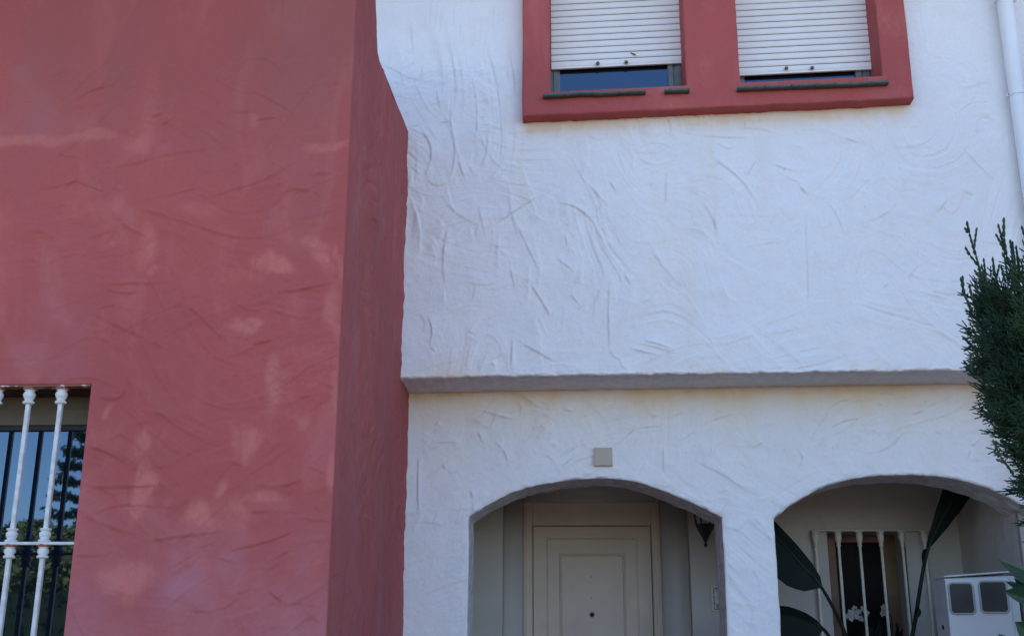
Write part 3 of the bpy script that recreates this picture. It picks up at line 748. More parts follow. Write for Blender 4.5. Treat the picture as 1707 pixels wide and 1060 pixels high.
for (xa, xb_, ea, eb) in ((XC - .02, x1l, None, 1), (x1r, x2l, 3, 5), (x2r, 6, 7, None)):
    px_ = xs[(xs >= xa - 1e-6) & (xs <= xb_ + 1e-6)]
    tz = np.concatenate([np.linspace(0, .35, 12), np.linspace(.35, 1, 200)[1:]])
    T, Xp = np.meshgrid(tz, px_, indexing='ij'); Zp = FLOOR + T * (zbot(px_) - FLOOR)[None]
    sp = zbot(px_)[None]
    w = np.clip((sp - Zp) / .04, 0, 1)
    dl, dr = Xp - xa, xb_ - Xp
    if ea: Xp = Xp + jx(Zp, ea) * w * np.clip(1 - dl / .06, 0, 1)
    if eb: Xp = Xp + jx(Zp, eb) * w * np.clip(1 - dr / .06, 0, 1)
    D = opening_dist(Xp, Zp)
    A.grid(np.stack([Xp, YL - samp(Xp, Zp) * np.clip(D / .03, 0, 1) + fillet(D, RA), Zp], -1), grime=.15 * np.exp(-D / .012), crease=samp(Xp, Zp, cR))
ysf = np.linspace(YL + RA - .001, YLB, 30)
for E in (E1, E2): strip(A, E, ysf, .008, grime=.62)  # arch soffits and jambs darkened by colour in place of shade
H(A.build('arcade_wall', M_white, house, True))

# porch behind the arches
XPL, XPR = X_of(776, 1000, YL) - .30, X_of(1605, 930, YB)
def zc(px, py, Y): return Z_of(px, py, Y)
xd0, xd1 = X_of(838, 950, YB), X_of(1151, 950, YB)
zdt = zc(990, 806, YB)
xw0, xw1, zwt, zwb = X_of(1381, 930, YB), X_of(1511, 930, YB), zc(1440, 886, YB), 1.42
ZCEIL = zc(1000, 770, YB)
xs = spans([XPL, xd0, xd1, xw0, xw1, XPR], [.012] * 5); zs = spans([FLOOR, 1.3, zwb, zwt, zdt, ZCEIL], [.1, .012, .012, .012, .012]) if zwt < zdt else spans([FLOOR, 1.3, zwb, zdt, zwt, ZCEIL], [.1, .012, .012, .012, .012])
Xg, Zg = np.meshgrid(xs, zs)
r = np.random.RandomState(61)
h = relief(Xg, Zg, [], rand_strokes(50, XPL, XPR, 1.4, 2.6, .08, .4, 80, 25, r), r, .9, 10)
for q in ([(xd0, FLOOR), (xd0, zdt), (xd1, zdt), (xd1, FLOOR)], [(xw0, zwb), (xw0, zwt), (xw1, zwt), (xw1, zwb), (xw0, zwb)]):
    h *= np.clip(pl_dist(Xg, Zg, np.array(q))[0] / .04, 0, 1)
A = Acc().grid(np.stack([Xg, YB - h, Zg], -1), cell_keep(xs, zs, [(xd0, xd1, FLOOR - 1, zdt), (xw0, xw1, zwb, zwt)]))
q = np.concatenate([np.linspace((xd0, FLOOR), (xd0, zdt), 60), np.linspace((xd0, zdt), (xd1, zdt), 40)[1:], np.linspace((xd1, zdt), (xd1, FLOOR), 60)[1:]])
strip(A, q, np.linspace(YB, YB + .12, 8), .003)
q = np.concatenate([np.linspace((xw0, zwb), (xw0, zwt), 30), np.linspace((xw0, zwt), (xw1, zwt), 30)[1:], np.linspace((xw1, zwt), (xw1, zwb), 30)[1:], np.linspace((xw1, zwb), (xw0, zwb), 30)[1:]])
strip(A, q, np.linspace(YB, YB + .26, 10), .002)
# inner step of the door recess
Y1 = YB + .12
xe0, xe1, zet = X_of(871, 950, Y1), X_of(1105, 950, Y1), zc(985, 832, Y1)
A.box(xd0 - .05, xe0, Y1, Y1 + .05, FLOOR, zdt + .05); A.box(xe1, xd1 + .05, Y1, Y1 + .05, FLOOR, zdt + .05); A.box(xe0 - .001, xe1 + .001, Y1 + .0005, Y1 + .05, zet, zdt + .05)
A.box(xe0 - .2, xe0, Y1 + .05, YD + .3, FLOOR, zdt + .05); A.box(xe1, xe1 + .2, Y1 + .05, YD + .3, FLOOR, zdt + .05); A.box(xe0, xe1, Y1 + .051, YD + .3, zet, zdt + .05)
A.box(xe0, xe1, YD + .08, YD + .3, FLOOR, zet)
A.box(xw0 - .2, xw1 + .2, YB + .34, YB + .4, zwb - .2, zwt + .2)
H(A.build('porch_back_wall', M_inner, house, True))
A = Acc().box(XPR, XPR + .12, YL + .18, YD + .3, FLOOR, ZCEIL)
q = np.linspace((YLB - .05, 0), (YB + .1, 0), 60)
zs_ = np.linspace(1.2, ZCEIL, 90); Yq, Zq = np.meshgrid(np.linspace(YL + .2, YB + .1, 70), zs_)
A.grid(np.stack([XPR - .002 - (.006 * vn(Yq, Zq, .12, .2, 3) + .002 * vn(Yq, Zq, .04, .05, 4)) - .004, Yq, Zq], -1))
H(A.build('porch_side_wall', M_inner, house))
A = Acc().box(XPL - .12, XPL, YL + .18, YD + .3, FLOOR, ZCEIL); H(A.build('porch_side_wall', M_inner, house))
A = Acc().box(XPL - .12, XPR + .12, YL + .03, YD + .3, ZCEIL, ZCEIL + .1); H(A.build('porch_ceiling', M_bark_shade, house))
# back face of the arcade wall: thickness seen from inside the porch
A = Acc().box(-6, 6, YLB + .6, YLB + .61, ZCEIL + .12, ZCEIL + .13)

# entrance door and frame
xf0, xf1, zft = X_of(888, 950, YD), X_of(1087, 950, YD), zc(985, 876, YD)
A = Acc()
A.box(xe0 + .001, xf0, YD - .05, YD + .02, FLOOR, zet - .001, .006); A.box(xf1, xe1 - .001, YD - .05, YD + .02, FLOOR, zet - .001, .006); A.box(xf0, xf1, YD - .049, YD + .02, zft, zet - .002, .006)
mid = (xf0 + xe0) / 2
A.box(mid - .012, mid + .012, YD - .062, YD - .049, FLOOR, zet - .03, .004); mid = (xf1 + xe1) / 2; A.box(mid - .012, mid + .012, YD - .062, YD - .049, FLOOR, zet - .03, .004)
H(A.build('door_frame', M_doorframe, house))
door = bpy.data.objects.new('entrance_door', None); link(door, house); H(door)
A = Acc().box(xf0 + .004, xf1 - .004, YD + .0, YD + .05, FLOOR + .01, zft - .004, .003); A.build('door_leaf', M_door, door)
def rect_mould(x0, x1, z0, z1, y, w, d, name):
    """picture-frame moulding"""
    A = Acc()
    prof = [(0, 0), (w * .2, d), (w * .45, d * .55), (w * .7, d), (w, 0)]
    P = np.zeros((len(prof), 5, 3))
    for i, (o, dd) in enumerate(prof):
        cs = [(x0 + o, z0 + o), (x1 - o, z0 + o), (x1 - o, z1 - o), (x0 + o, z1 - o), (x0 + o, z0 + o)]
        for j, (a, b) in enumerate(cs): P[i, j] = (a, y - dd, b)
    A.grid(P, flip=True); return A.build(name, M_door, door)
rect_mould(X_of(911, 960, YD), X_of(1064, 960, YD), FLOOR + .12, zc(985, 896, YD), YD + .0005, .012, .005, 'outer_moulding')
rect_mould(X_of(932, 960, YD), X_of(1043, 960, YD), FLOOR + .22, zc(985, 922, YD), YD + .0005, .022, .009, 'inner_moulding')
pc = U(987, 1024, YD)
A = Acc().lathe((pc[0], YD, pc[2]), [(.017, 0), (.0175, .004), (.014, .007), (.008, .006)], 16, 'y'); A.build('peephole', M_black, door, True)
A = Acc().lathe((pc[0], YD, pc[2]), [(.008, .0055), (.004, .0075), (0, .008)], 12, 'y'); A.build('peephole_lens', M_smoke, door, True)
for y_ in (961, 996):
    q = U(986, y_, YD); A = Acc().lathe((q[0], YD, q[2]), [(.004, 0), (.004, .002), (0, .003)], 8, 'y'); A.build('screw_head', M_knob, door, True)

# barred porch window
YPW = YB + .24
pw = bpy.data.objects.new('porch_window', None); link(pw, house); H(pw)
xa, xb_ = X_of(1396, 950, YPW), X_of(1475, 950, YPW); xr2 = X_of(1497, 950, YPW)
A = Acc().box(xw0 + .001, xa, YPW, YPW + .06, zwb, zwt - .001, .004); A.build('window_stile', M_wood, pw)
A = Acc().box(xb_, xr2, YPW + .001, YPW + .06, zwb, zwt - .001, .004); A.build('window_stile', M_gold, pw)['label'] = 'honey coloured wooden stile'
A = Acc().box(xa, xb_, YPW, YPW + .06, zwt - .05, zwt - .001, .004); A.build('window_rail', M_wood, pw)
A = Acc().box(xa, xb_, YPW, YPW + .06, zwb, zwb + .07, .004); A.build('window_rail', M_wood, pw)
A = Acc().box(xa, xb_, YPW + .03, YPW + .036, zwb + .07, zwt - .05); A.build('pane', M_panedark, pw)
A = Acc().box(xr2, xw1 - .001, YPW + .002, YPW + .06, zwb, zwt - .001); A.build('side_panel', M_alu, pw)
pg = bpy.data.objects.new('porch_window_grille', None); link(pg, house); H(pg)
YPG = YB - .045
barP = Acc().box(-.0085, .0085, -.0085, .0085, 1.30, 0.0, .002)
capm = Acc().lathe((0, 0, 0), [(.012, -.105), (.016, -.10), (.016, -.094), (.013, -.088), (.022, -.055), (.024, -.03), (.022, -.012), (.027, -.008), (.027, 0), (.01, .001)], 10).mesh('capital', M_cream, True)
ztg = zc(1450, 885, YPG)
barP = Acc().box(-.0085, .0085, -.0085, .0085, 1.30, ztg, .002).mesh('bar', M_cream)
for px_ in ((1365.5, 985), (1402, 960), (1437.5, 960), (1473.5, 960), (1509, 960), (1549, 985)):
    q = U(*px_, YPG)
    for me, nm, z in ((barP, 'bar', 0), (capm, 'capital', ztg)):
        o = bpy.data.objects.new(nm, me); o.location = (q[0], YPG, z); link(o, pg)
xq0, xq1 = X_of(1353, 885, YPG), X_of(1546, 885, YPG)
A = Acc().box(xq0, xq1, YPG - .016, YPG + .016, ztg, ztg + .008, .002); A.build('top_rail', M_cream, pg)
A = Acc().box(xq0, xq1, YPG - .006, YPG + .006, 1.30, 1.315, .002); A.build('bottom_rail', M_cream, pg)

# red window surround
SD = .10
xs = spans([sxl, sxl + .02, w1l, w1r, w2l, w2r, sxr - .02, sxr], [.004, .006, .006, .008, .006, .006, .004])
zs = spans([zSB, zSB + .03, zWB, 5.25, zST], [.003, .006, .008, .05])
X, Zb = np.meshgrid(xs, zs)
Z = Zb + TILT * (X - w1l)
r = np.random.RandomState(71)
h = relief(X, Zb, [], rand_strokes(40, sxl, sxr, zSB, 5.2, .03, .15, 70, 50, r), r, .55, 40)
dO = np.minimum(np.minimum(X - sxl, sxr - X), Zb - zSB)
dI = np.full(X.shape, 9.0)
for a, b in ((w1l, w1r), (w2l, w2r)):
    dI = np.minimum(dI, np.where((X >= a - 1e-6) & (X <= b + 1e-6) & (Zb >= zWB - 1e-6), 0, pl_dist(X, Zb, np.array([(a, zST), (a, zWB), (b, zWB), (b, zST)]))[0]))
ed = np.minimum(dO, dI)
h *= np.clip(ed / .02, 0, 1)
wobx = .006 * vn(Z, X * 0, .18, 1, 2) * np.exp(-np.minimum(X - sxl, sxr - X) / .03) + .003 * vn(Z, X * 0 + 3, .06, 1, 3) * np.exp(-dI / .02)
wobz = (.006 * vn(X, X * 0, .10, 1, 4) + .004 * vn(X, X * 0, .035, 1, 5)) * np.exp(-(Zb - zSB) / .02)
Yv = YS - h + np.where(dI < dO, fillet(dI, .007), fillet(dO, .012))
A = Acc()
fd = .45 * np.clip(vn(X, Zb, .2, .25, 9) * 2 - .1, 0, 1)
A.grid(np.stack([X + wobx, Yv, Z + wobz], -1), cell_keep(xs, zs, [(w1l, w1r, zWB, 9), (w2l, w2r, zWB, 9)]), fade=fd,
       grime=px_blobs(X, Z, [(1229,140,4,1.5,.9),(1487,134,4,1.2,.8),(1491,93,1.2,1.2,.8)], YS, .03))
# rims: outer edge back to the wall, and the reveals
col0, colN, row0 = 0, -1, 0
def rim(px_, py_, pz_, y1, n=10, jit=.003):
    s_ = np.linspace(0, 1, n)[:, None]
    Pp = np.zeros((n, len(px_), 3)); Pp[..., 0] = px_; Pp[..., 1] = py_ + s_ * (y1 - py_); Pp[..., 2] = pz_
    nz = jit * vn(np.arange(len(px_))[None] * .01 + 0 * s_, s_ * .1 + 0 * Pp[..., 0], .06, .04, 6) * np.sin(np.pi * s_)
    Pp[..., 2] += nz
    A.grid(Pp)
Pf = np.stack([X + wobx, Yv, Z + wobz], -1)
rim(Pf[0, :, 0], Pf[0, :, 1], Pf[0, :, 2], YU + .02, 10, .006)
rim(Pf[:, 0, 0], Pf[:, 0, 1], Pf[:, 0, 2], YU + .02); rim(Pf[:, -1, 0], Pf[:, -1, 1], Pf[:, -1, 2], YU + .02)
YW = YS + .30
ir = np.where(zs >= zWB - 1e-6)[0]
for a, b in ((w1l, w1r), (w2l, w2r)):
    for e in (a, b):
        ic = int(np.argmin(np.abs(xs - e))); rim(Pf[ir, ic, 0], Pf[ir, ic, 1], Pf[ir, ic, 2], YW, 12)
    ia, ib = int(np.argmin(np.abs(xs - a))), int(np.argmin(np.abs(xs - b)))
    rim(Pf[ir[0], ia:ib + 1, 0], Pf[ir[0], ia:ib + 1, 1], Pf[ir[0], ia:ib + 1, 2], YW, 10)
H(A.build('window_surround', M_redtrim, house, True))

# two windows with roller shutters
def window(a, b, slat_l, bottom_l, frame_px, knobs):
    YSH = YS + .217
    zl = lambda y, x=None: Z_of((917 if a == w1l else 1231), y, YSH)
    sh = bpy.data.objects.new('roller_shutter', None); link(sh, house); H(sh)
    x0, x1 = a + .004, b - .004 + .02
    bot = Z_of(917 if a == w1l else 1234, bottom_l, YSH); pitch = slat_l / 1900 * np.linalg.norm(U(1050, 60, YSH) - CAM) * .985
    z = bot
    A = Acc().box(x0, x1, YSH - .004, YSH + .012, z, z + .012, .002, TILT); A.build('bottom_rail', M_slat, sh); z += .0125
    hgt = pitch - .0045
    prof = [(0, .0), (.10, -.0035), (.35, -.006), (.65, -.006), (.90, -.0035), (1.0, .0)]
    P = np.zeros((len(prof), 2, 3))
    for i, (u, d) in enumerate(prof):
        for j, x in enumerate((x0, x1)): P[i, j] = (x - x0, d, u * hgt + TILT * (x - x0))
    Ab = Acc().grid(P); Pb = P.copy(); Pb[..., 1] = .004; Ab.grid(Pb, flip=True)
    me = Ab.mesh('slat', M_slat, True)
    r = np.random.RandomState(5)
    while z < zST - .05:
        o = bpy.data.objects.new('slat', me); o.location = (x0, YSH + r.uniform(-.0008, .0008), z); link(o, sh); z += pitch
    A = Acc().box(x0, x1, YSH + .0045, YSH + .007, bot + .015, zST, 0, TILT); A.build('slat_hinge_strip', M_darkgap, sh)
    for px_, py_ in knobs:
        q = U(px_, py_, YSH - .02)
        A = Acc().lathe((q[0], YSH - .004, q[2]), [(.005, 0), (.005, .008), (.011, .012), (.012, .018), (.009, .024), (0, .026)], 12, 'y'); A.build('stopper_knob', M_knob, sh, True)
    wd = bpy.data.objects.new('window', None); link(wd, house); H(wd)
    Yf = YS + .232
    (fl0, fl1, fr0, fr1) = [X_of(p, 135, Yf) for p in frame_px]
    fl0 = a - .01; fr1 = b + .03
    zb = zWB + TILT * (a - w1l) - .12
    A = Acc()
    for q0, q1, d in ((fl0, fl1, 0), (fr0, fr1, 0)):
        w = (q1 - q0) / 3
        A.box(q0, q1, Yf + .0125, Yf + .05, zb, zST)
        A.box(q0 + .002, q0 + w * .9, Yf, Yf + .013, zb, zST, .002); A.box(q0 + w * 1.2, q0 + w * 2.2, Yf + .004, Yf + .013, zb, zST, .002)
    A.box(fl1, fr0, Yf + .004, Yf + .05, zb, zb + .05)
    A.build('frame', M_alu, wd)
    A = Acc().box(fl1, fr0, Yf + .020, Yf + .026, zb + .05, zST); A.build('pane', M_pane, wd)
    A = Acc().box(fl0, fr1, Yf + .06, Yf + .08, zb, zST); A.build('backing', M_darkgap, wd)
    return sh
window(w1l, w1r, 11.62, 116.5, (917, 933.5, 1113.5, 1132), [(996.6, 106), (1044, 104)])
sh2 = window(w2l, w2r, 11.55, 127, (1231, 1241.5, 1427, 1447), [(1311, 114), (1354, 113.5)])
q = U(1056, 90, YS + .205)
A = Acc(); pf = np.array([(-.020, 0, .010), (-.010, -.003, .006), (.012, -.004, -.004), (.016, -.002, -.011), (.002, -.003, -.008), (-.012, -.001, .002)])
A.add(np.concatenate([pf + q, pf + q + [0, .006, 0]]), f3=[(0, 1, 5), (1, 4, 5), (1, 2, 4), (2, 3, 4)], f4=[(i, (i + 1) % 6, 6 + (i + 1) % 6, 6 + i) for i in range(6)])
H(A.build('paint_flake', M_red, house))

def sill(joints_px, yl, yr, xl, xr, skip=()):
    Yf = YS - .045
    sl_ = bpy.data.objects.new('window_sill', None); link(sl_, house); H(sl_)
    a_, b_ = U(xl, yl, Yf), U(xr, yr, Yf); sh_ = (b_[2] - a_[2]) / (b_[0] - a_[0])
    xsj = [xl] + joints_px + [xr]; r = np.random.RandomState(int(xl))
    for i in range(len(xsj) - 1):
        if i in skip: continue
        x0, x1 = X_of(xsj[i], yl, Yf) + .0015, X_of(xsj[i + 1], yr, Yf) - .0015
        z0 = a_[2] + sh_ * (x0 - a_[0]) + r.uniform(-.002, .002); dy = r.uniform(-.003, .003)
        A = Acc().box(x0, x1, Yf + dy, YS + .26, z0 + .003, z0 + .022, .006, sh_ + r.uniform(-.008, .008)); A.build('sill_tile', M_tile, sl_)
sill([947, 989, 1031, 1077, 1108], 161, 152, 904.5, 1150.6, skip=(4,))
sill([1275, 1320, 1364, 1394, 1437], 149, 139, 1229.5, 1483)

# roof and remaining walls of the house (out of the frame, they shade the front)
A = Acc().box(-6.4, 6.4, YU - .45, YU + 4.2, 6.1, 6.3)
P = np.array([[(-6.4, YU - .5, 6.32), (6.4, YU - .5, 6.32)], [(-6.4, YU + 4, 7.9), (6.4, YU + 4, 7.9)], [(-6.4, YU + 8.5, 6.32), (6.4, YU + 8.5, 6.32)]], float)
A.grid(P); A.add([(-6.4, YU - .5, 6.32), (-6.4, YU + 4, 7.9), (-6.4, YU + 8.5, 6.32), (6.4, YU - .5, 6.32), (6.4, YU + 4, 7.9), (6.4, YU + 8.5, 6.32)], f3=[(0, 1, 2), (5, 4, 3)])
H(A.build('roof', M_roof, house))
A = Acc().box(-6, -5.9, YU + .03, YU + 8, 0, 6.1).box(5.9, 6, YU + .03, YU + 8, 0, 6.1).box(-6, 6, YU + 7.9, YU + 8, 0, 6.1)
H(A.build('outer_walls', M_white, house))

# unseen block added beyond the right edge to shade the red side wall
A = Acc().box(0, 4, 0, YU - YR + .3, 0, 5.2); nb = A.build('added_shade_block', M_red, None, loc=(3.95, YR, 0))
tag(nb, 'unseen red block added beyond the downpipe to shade the facade', 'building')
# ------------------------------------------------------------------ fixtures on the white house
# downpipe
YP = YU - .075
pc_ = U(1676, 4, YP); pt = U(1689.5, 4, YP); RP = .048
xp = X_of(1662, 4, YP) + RP
dp = thing('downpipe', 'white plastic downpipe with clamps on the wall at the right edge', 'downpipe', loc=(xp, YP, 0))
A = Acc().lathe((0, 0, .45), [(RP, 0), (RP, 5.7)], 28); A.build('pipe', M_pvc, dp, True)
for py_ in (153, -6, 420):
    z = Z_of(1690, py_, YP - RP)
    A = Acc().lathe((0, 0, z), [(RP + .0005, -.008), (RP + .004, -.007), (RP + .004, .007), (RP + .0005, .008)], 28)
    A.box(-RP - .018, -RP + .001, -.012, .012, z - .009, z + .009, .003); A.box(RP - .001, RP + .018, -.012, .012, z - .009, z + .009, .003)
    A.box(-.012, .012, RP, .076, z - .008, z + .008)
    c = A.build('clamp', M_pvc, dp, False)
    A = Acc().lathe((-RP - .010, -.012, z), [(.006, 0), (.006, .003), (0, .004)], 8, 'y'); A.build('screw', M_bezel, c)

# house number tile above the left arch, blanked by a grey mask
q0, q1 = U(991, 775.5, YL - .03), U(1020.5, 745.5, YL - .03)
A = Acc().box(q0[0], q1[0], YL - .030, YL + .01, q0[2], q1[2], .0015); tag(A.build('masked_number_tile', M_grey), 'house number tile hidden by a grey square mask above the left arch', 'tile')

# wall lantern (its upper half hides behind the arch)
c = U(1175.5, 885, YB - .17)
ln = thing('wall_lantern', 'black wrought iron lantern hanging just inside the right end of the left arch', 'lantern', loc=(c[0], c[1], c[2]))
s_ = 1 / 1900 * 8.0
zb_ = (885 - 876) * s_
A = Acc().lathe((0, 0, 0), [(0, -.105), (.010, -.103), (.013, -.093), (.010, -.083), (.006, -.078), (.008, -.070), (.014, -.062), (.020, -.045), (.036, -.018), (.052, .012), (.062, .032), (.064, .042), (.058, .046), (.02, .047)], 6); A.build('lower_bowl', M_black, ln)
for k in range(6):
    a = k * math.pi / 3
    p0 = np.array([.058 * math.cos(a), .058 * math.sin(a), .044]); p1 = np.array([.082 * math.cos(a), .082 * math.sin(a), .24])
    A = Acc().tube([p0, p1], .0055, 6); A.build('cage_bar', M_black, ln)
A = Acc().lathe((0, 0, 0), [(.05, .048), (.072, .236)], 6); A.build('glass', M_lglass, ln)
A = Acc().lathe((0, 0, 0), [(.098, .238), (.10, .25), (.06, .30), (.03, .33), (.012, .345), (.014, .36), (0, .375)], 6); A.build('cap', M_black, ln)
A = Acc().tube([(0, 0, .36), (0, .0, .42), (0, .05, .46), (0, .12, .44), (0, .168, .38)], .008, 8).box(-.03, .03, .162, .17, .30, .44); A.build('bracket', M_black, ln)

# ceramic plaque at the right edge of the left arch
q0, q1 = U(1186.5, 1019, YB - .012), U(1214, 976, YB - .012)
pq = thing('ceramic_plaque', 'cream ceramic plaque with dark border and lettering half hidden by the arch pillar', 'plaque', loc=(q0[0], YB, q0[2]))
W, Hh = q1[0] - q0[0], q1[2] - q0[2]
A = Acc().box(0, W, -.012, .004, 0, Hh, .002); A.build('tile', M_ceram, pq)
A = Acc()
bx0 = .018
for i in range(9): A.box(bx0 + i * (W - 2 * bx0) / 9, bx0 + (i + .72) * (W - 2 * bx0) / 9, -.0135, -.0118, Hh - .019 - .003 * (i % 2), Hh - .012)
for i in range(9):
    z0 = .022 + i * (Hh - .045) / 9; w = .004 + .004 * ((i * 7) % 3) / 2
    A.box(bx0 - .002, bx0 - .002 + w, -.0135, -.0118, z0, z0 + (Hh - .05) / 9 * .85); A.box(W - bx0 - w, W - bx0, -.0135, -.0118, z0, z0 + (Hh - .05) / 9 * .85)
A.box(bx0, W - bx0, -.0135, -.0118, .014, .020)
A.build('border', M_ink, pq)
def text(body, x, z, size, parent, mat):
    cu = bpy.data.curves.new('lettering', 'FONT'); cu.body = body; cu.size = size; cu.extrude = .0006; cu.align_x = 'LEFT'
    cu.materials.append(mat)
    tmp = bpy.data.objects.new('lettering_curve', cu); me = bpy.data.meshes.new_from_object(tmp); bpy.data.objects.remove(tmp)
    me.name = 'lettering'; o = bpy.data.objects.new('lettering', me); o.rotation_euler = (math.pi / 2, 0, 0); o.location = (x, -.0124, z); link(o, parent)
text('TA', W * .26, Hh * .76, .034, pq, M_ink); text('Y', W * .36, Hh * .62, .030, pq, M_ink); text('Ve', W * .30, Hh * .47, .032, pq, M_ink)
A = Acc()
for (fx, fz, rr) in ((.36, .20, .012), (.44, .25, .013), (.40, .15, .011), (.50, .18, .012), (.33, .27, .008)):
    A.lathe((W * fx, -.0125, Hh * fz), [(rr, 0), (rr * .8, .0015), (0, .002)], 7, 'y')
A.build('painted_flowers', M_yel, pq)
A = Acc().tube([(W * .44, -.0127, Hh * .26), (W * .48, -.0127, Hh * .36)], .006, 5); A.build('painted_stem', M_ink, pq)

# meter cabinet in the porch
YM = 6.96
p0 = U(1574.5, 959, YM); p1 = U(1684, 951, YM); xm0, xm1, zmt = p0[0], p1[0], p0[2]
mc = thing('meter_cabinet', 'white enamelled meter cabinet with two dark glass windows inside the right arch', 'meter cabinet', loc=(xm0, YM, FLOOR))
def MB(x): return x - xm0
tl = (p1[2] - p0[2]) / (p1[0] - p0[0]); zt_ = zmt - FLOOR
A = Acc().box(0.002, MB(X_of(1700, 985, YM)), .022, .24, 0, zt_ - .012, .004, tl * .5); A.build('body', M_metal, mc)
A = Acc().box(-.004, MB(X_of(1690, 952, YM)), -.004, .245, zt_ - .010, zt_, .003, tl); A.build('top_lip', M_metal, mc)
xdl = 0.0
dr = bpy.data.objects.new('cabinet_door', None); link(dr, mc)
xdr = MB(X_of(1684, 985, YM)); W_ = xdr - xdl
A = Acc().box(xdl, xdr, 0.0, .021, .02, zt_ - .022, .004, tl * .6); A.build('door_panel', M_metal, dr)
def pane_at(x0, x1, y0, y1):
    a, b = U(x0, y1, YM), U(x1, y0, YM)
    n = 6; rr = .018
    xa_, xb2, za_, zb2 = MB(a[0]), MB(b[0]), a[2] - FLOOR, b[2] - FLOOR
    def rr_ring(d, y):
        out = []
        for cx, cz, a0 in ((xb2 - rr, zb2 - rr, 0), (xa_ + rr, zb2 - rr, 90), (xa_ + rr, za_ + rr, 180), (xb2 - rr, za_ + rr, 270)):
            for k in range(n): t_ = math.radians(a0 + 90 * k / (n - 1)); out.append((cx + (rr + d) * math.cos(t_), y, cz + (rr + d) * math.sin(t_)))
        out.append(out[0]); return out
    A = Acc().grid(np.array([rr_ring(.012, 0.0), rr_ring(.011, -.006), rr_ring(.003, -.008), rr_ring(0, -.003)]), flip=True)
    bz_ = A.build('bezel', M_bezel, dr, True)
    ring = rr_ring(.002, -.0025)[:-1]; A = Acc(); m_ = len(ring); cen = np.mean(ring, 0)
    A.add(np.array(ring + [tuple(cen)]), f3=[(i, (i + 1) % m_, m_) for i in range(m_)]); A.add(np.array(ring + [tuple(cen)]) + [0, .003, 0], f3=[((i + 1) % m_, i, m_) for i in range(m_)])
    A.build('glass', M_smoke, dr)
pane_at(1587, 1619, 973, 1021); pane_at(1638, 1675, 970, 1019)
zq = U(1583, 1044, YM)[2] - FLOOR
A = Acc().tube([(.004, .12, zq), (-.003, .12, zq), (-.006, .12, zq)], [.013, .013, .009], 14); A.build('lock', M_black, mc, True)

# ------------------------------------------------------------------ plants
def leaf_mesh(acc, base, tip, side, wl, wr, n=18, m_=8, fold=.15, droop=0.0, bow=None, prof=None, ruffle=.0):
    """paddle leaf from base to tip; side = unit vector across the blade; wl/wr half widths"""
    base, tip, side = (np.asarray(v, float) for v in (base, tip, side))
    ax = tip - base; L = np.linalg.norm(ax); ax /= L
    side = side - ax * (side @ ax); side /= np.linalg.norm(side); nor = np.cross(ax, side)
    if bow is None: bow = np.zeros(3)
    t = np.linspace(0, 1, n)
    pr = np.interp(t, *zip(*prof)) if prof else np.clip(np.sin(np.pi * np.clip(t, 0, 1) ** .75), 0, 1) ** .7
    s = np.linspace(-1, 1, m_ * 2 + 1)
    P = np.zeros((n, len(s), 3))
    for i in range(n):
        c = base + ax * L * t[i] + np.asarray(bow) * math.sin(math.pi * t[i]) + np.array([0, 0, -droop]) * t[i] ** 2
        for j, u in enumerate(s):
            w = (wr if u > 0 else wl) * pr[i]
            P[i, j] = c + side * u * w + nor * (fold * abs(u) * w + ruffle * math.sin(t[i] * 40 + u * 3) * abs(u))
    acc.grid(P); return acc

def on(px, py, Y): return U(px, py, Y)
XHAT = np.array([1.0, 0, 0]); 
# strelitzia in the porch
YP1 = 7.42
pb = U(1440, 1330, YP1 + .1)
st = thing('strelitzia_plant', 'tall dark strelitzia with paddle leaves standing inside the right arch', 'plant', loc=(pb[0], YP1 + .1, FLOOR))
def SB(p): return np.asarray(p) - np.array(st.location)
def stem(root, pts, r0, r1, name='stem', mat=M_stem, parent=None):
    A = Acc(); pts = smooth_poly(np.array(pts), 2); A.tube(pts, list(np.linspace(r0, r1, len(pts))), 8)
    return A.build(name, mat, parent or root, True)
def px3(px, py, Y): return SB(U(px, py, Y))
ctr = np.array([0, 0, .28])
PADDLE = [(0, .05), (.06, .55), (.16, .85), (.35, 1.0), (.6, .95), (.8, .7), (.93, .35), (1, .03)]
kk = 7.6 / 1900
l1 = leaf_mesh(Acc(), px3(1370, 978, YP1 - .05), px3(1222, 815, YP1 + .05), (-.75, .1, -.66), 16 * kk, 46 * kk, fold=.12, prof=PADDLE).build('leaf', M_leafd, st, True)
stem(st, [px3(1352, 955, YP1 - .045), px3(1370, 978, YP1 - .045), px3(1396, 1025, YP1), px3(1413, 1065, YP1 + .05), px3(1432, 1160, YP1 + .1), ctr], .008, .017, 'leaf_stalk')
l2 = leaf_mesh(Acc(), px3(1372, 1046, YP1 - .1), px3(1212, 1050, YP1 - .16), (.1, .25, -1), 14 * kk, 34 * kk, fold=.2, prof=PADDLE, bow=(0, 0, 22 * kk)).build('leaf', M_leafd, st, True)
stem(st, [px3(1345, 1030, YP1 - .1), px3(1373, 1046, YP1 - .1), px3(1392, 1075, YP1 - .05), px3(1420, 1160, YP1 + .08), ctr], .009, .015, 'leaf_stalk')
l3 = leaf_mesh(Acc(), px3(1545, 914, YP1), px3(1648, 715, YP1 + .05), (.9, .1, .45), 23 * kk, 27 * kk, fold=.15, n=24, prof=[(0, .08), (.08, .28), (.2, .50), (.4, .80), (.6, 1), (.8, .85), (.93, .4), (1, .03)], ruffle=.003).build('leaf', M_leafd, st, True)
stem(st, [px3(1572, 860, YP1 - .005), px3(1546, 912, YP1 - .005), px3(1535, 970, YP1), px3(1522, 1060, YP1 + .03), px3(1490, 1190, YP1 + .1), ctr + [.03, 0, 0]], .009, .017, 'leaf_stalk')
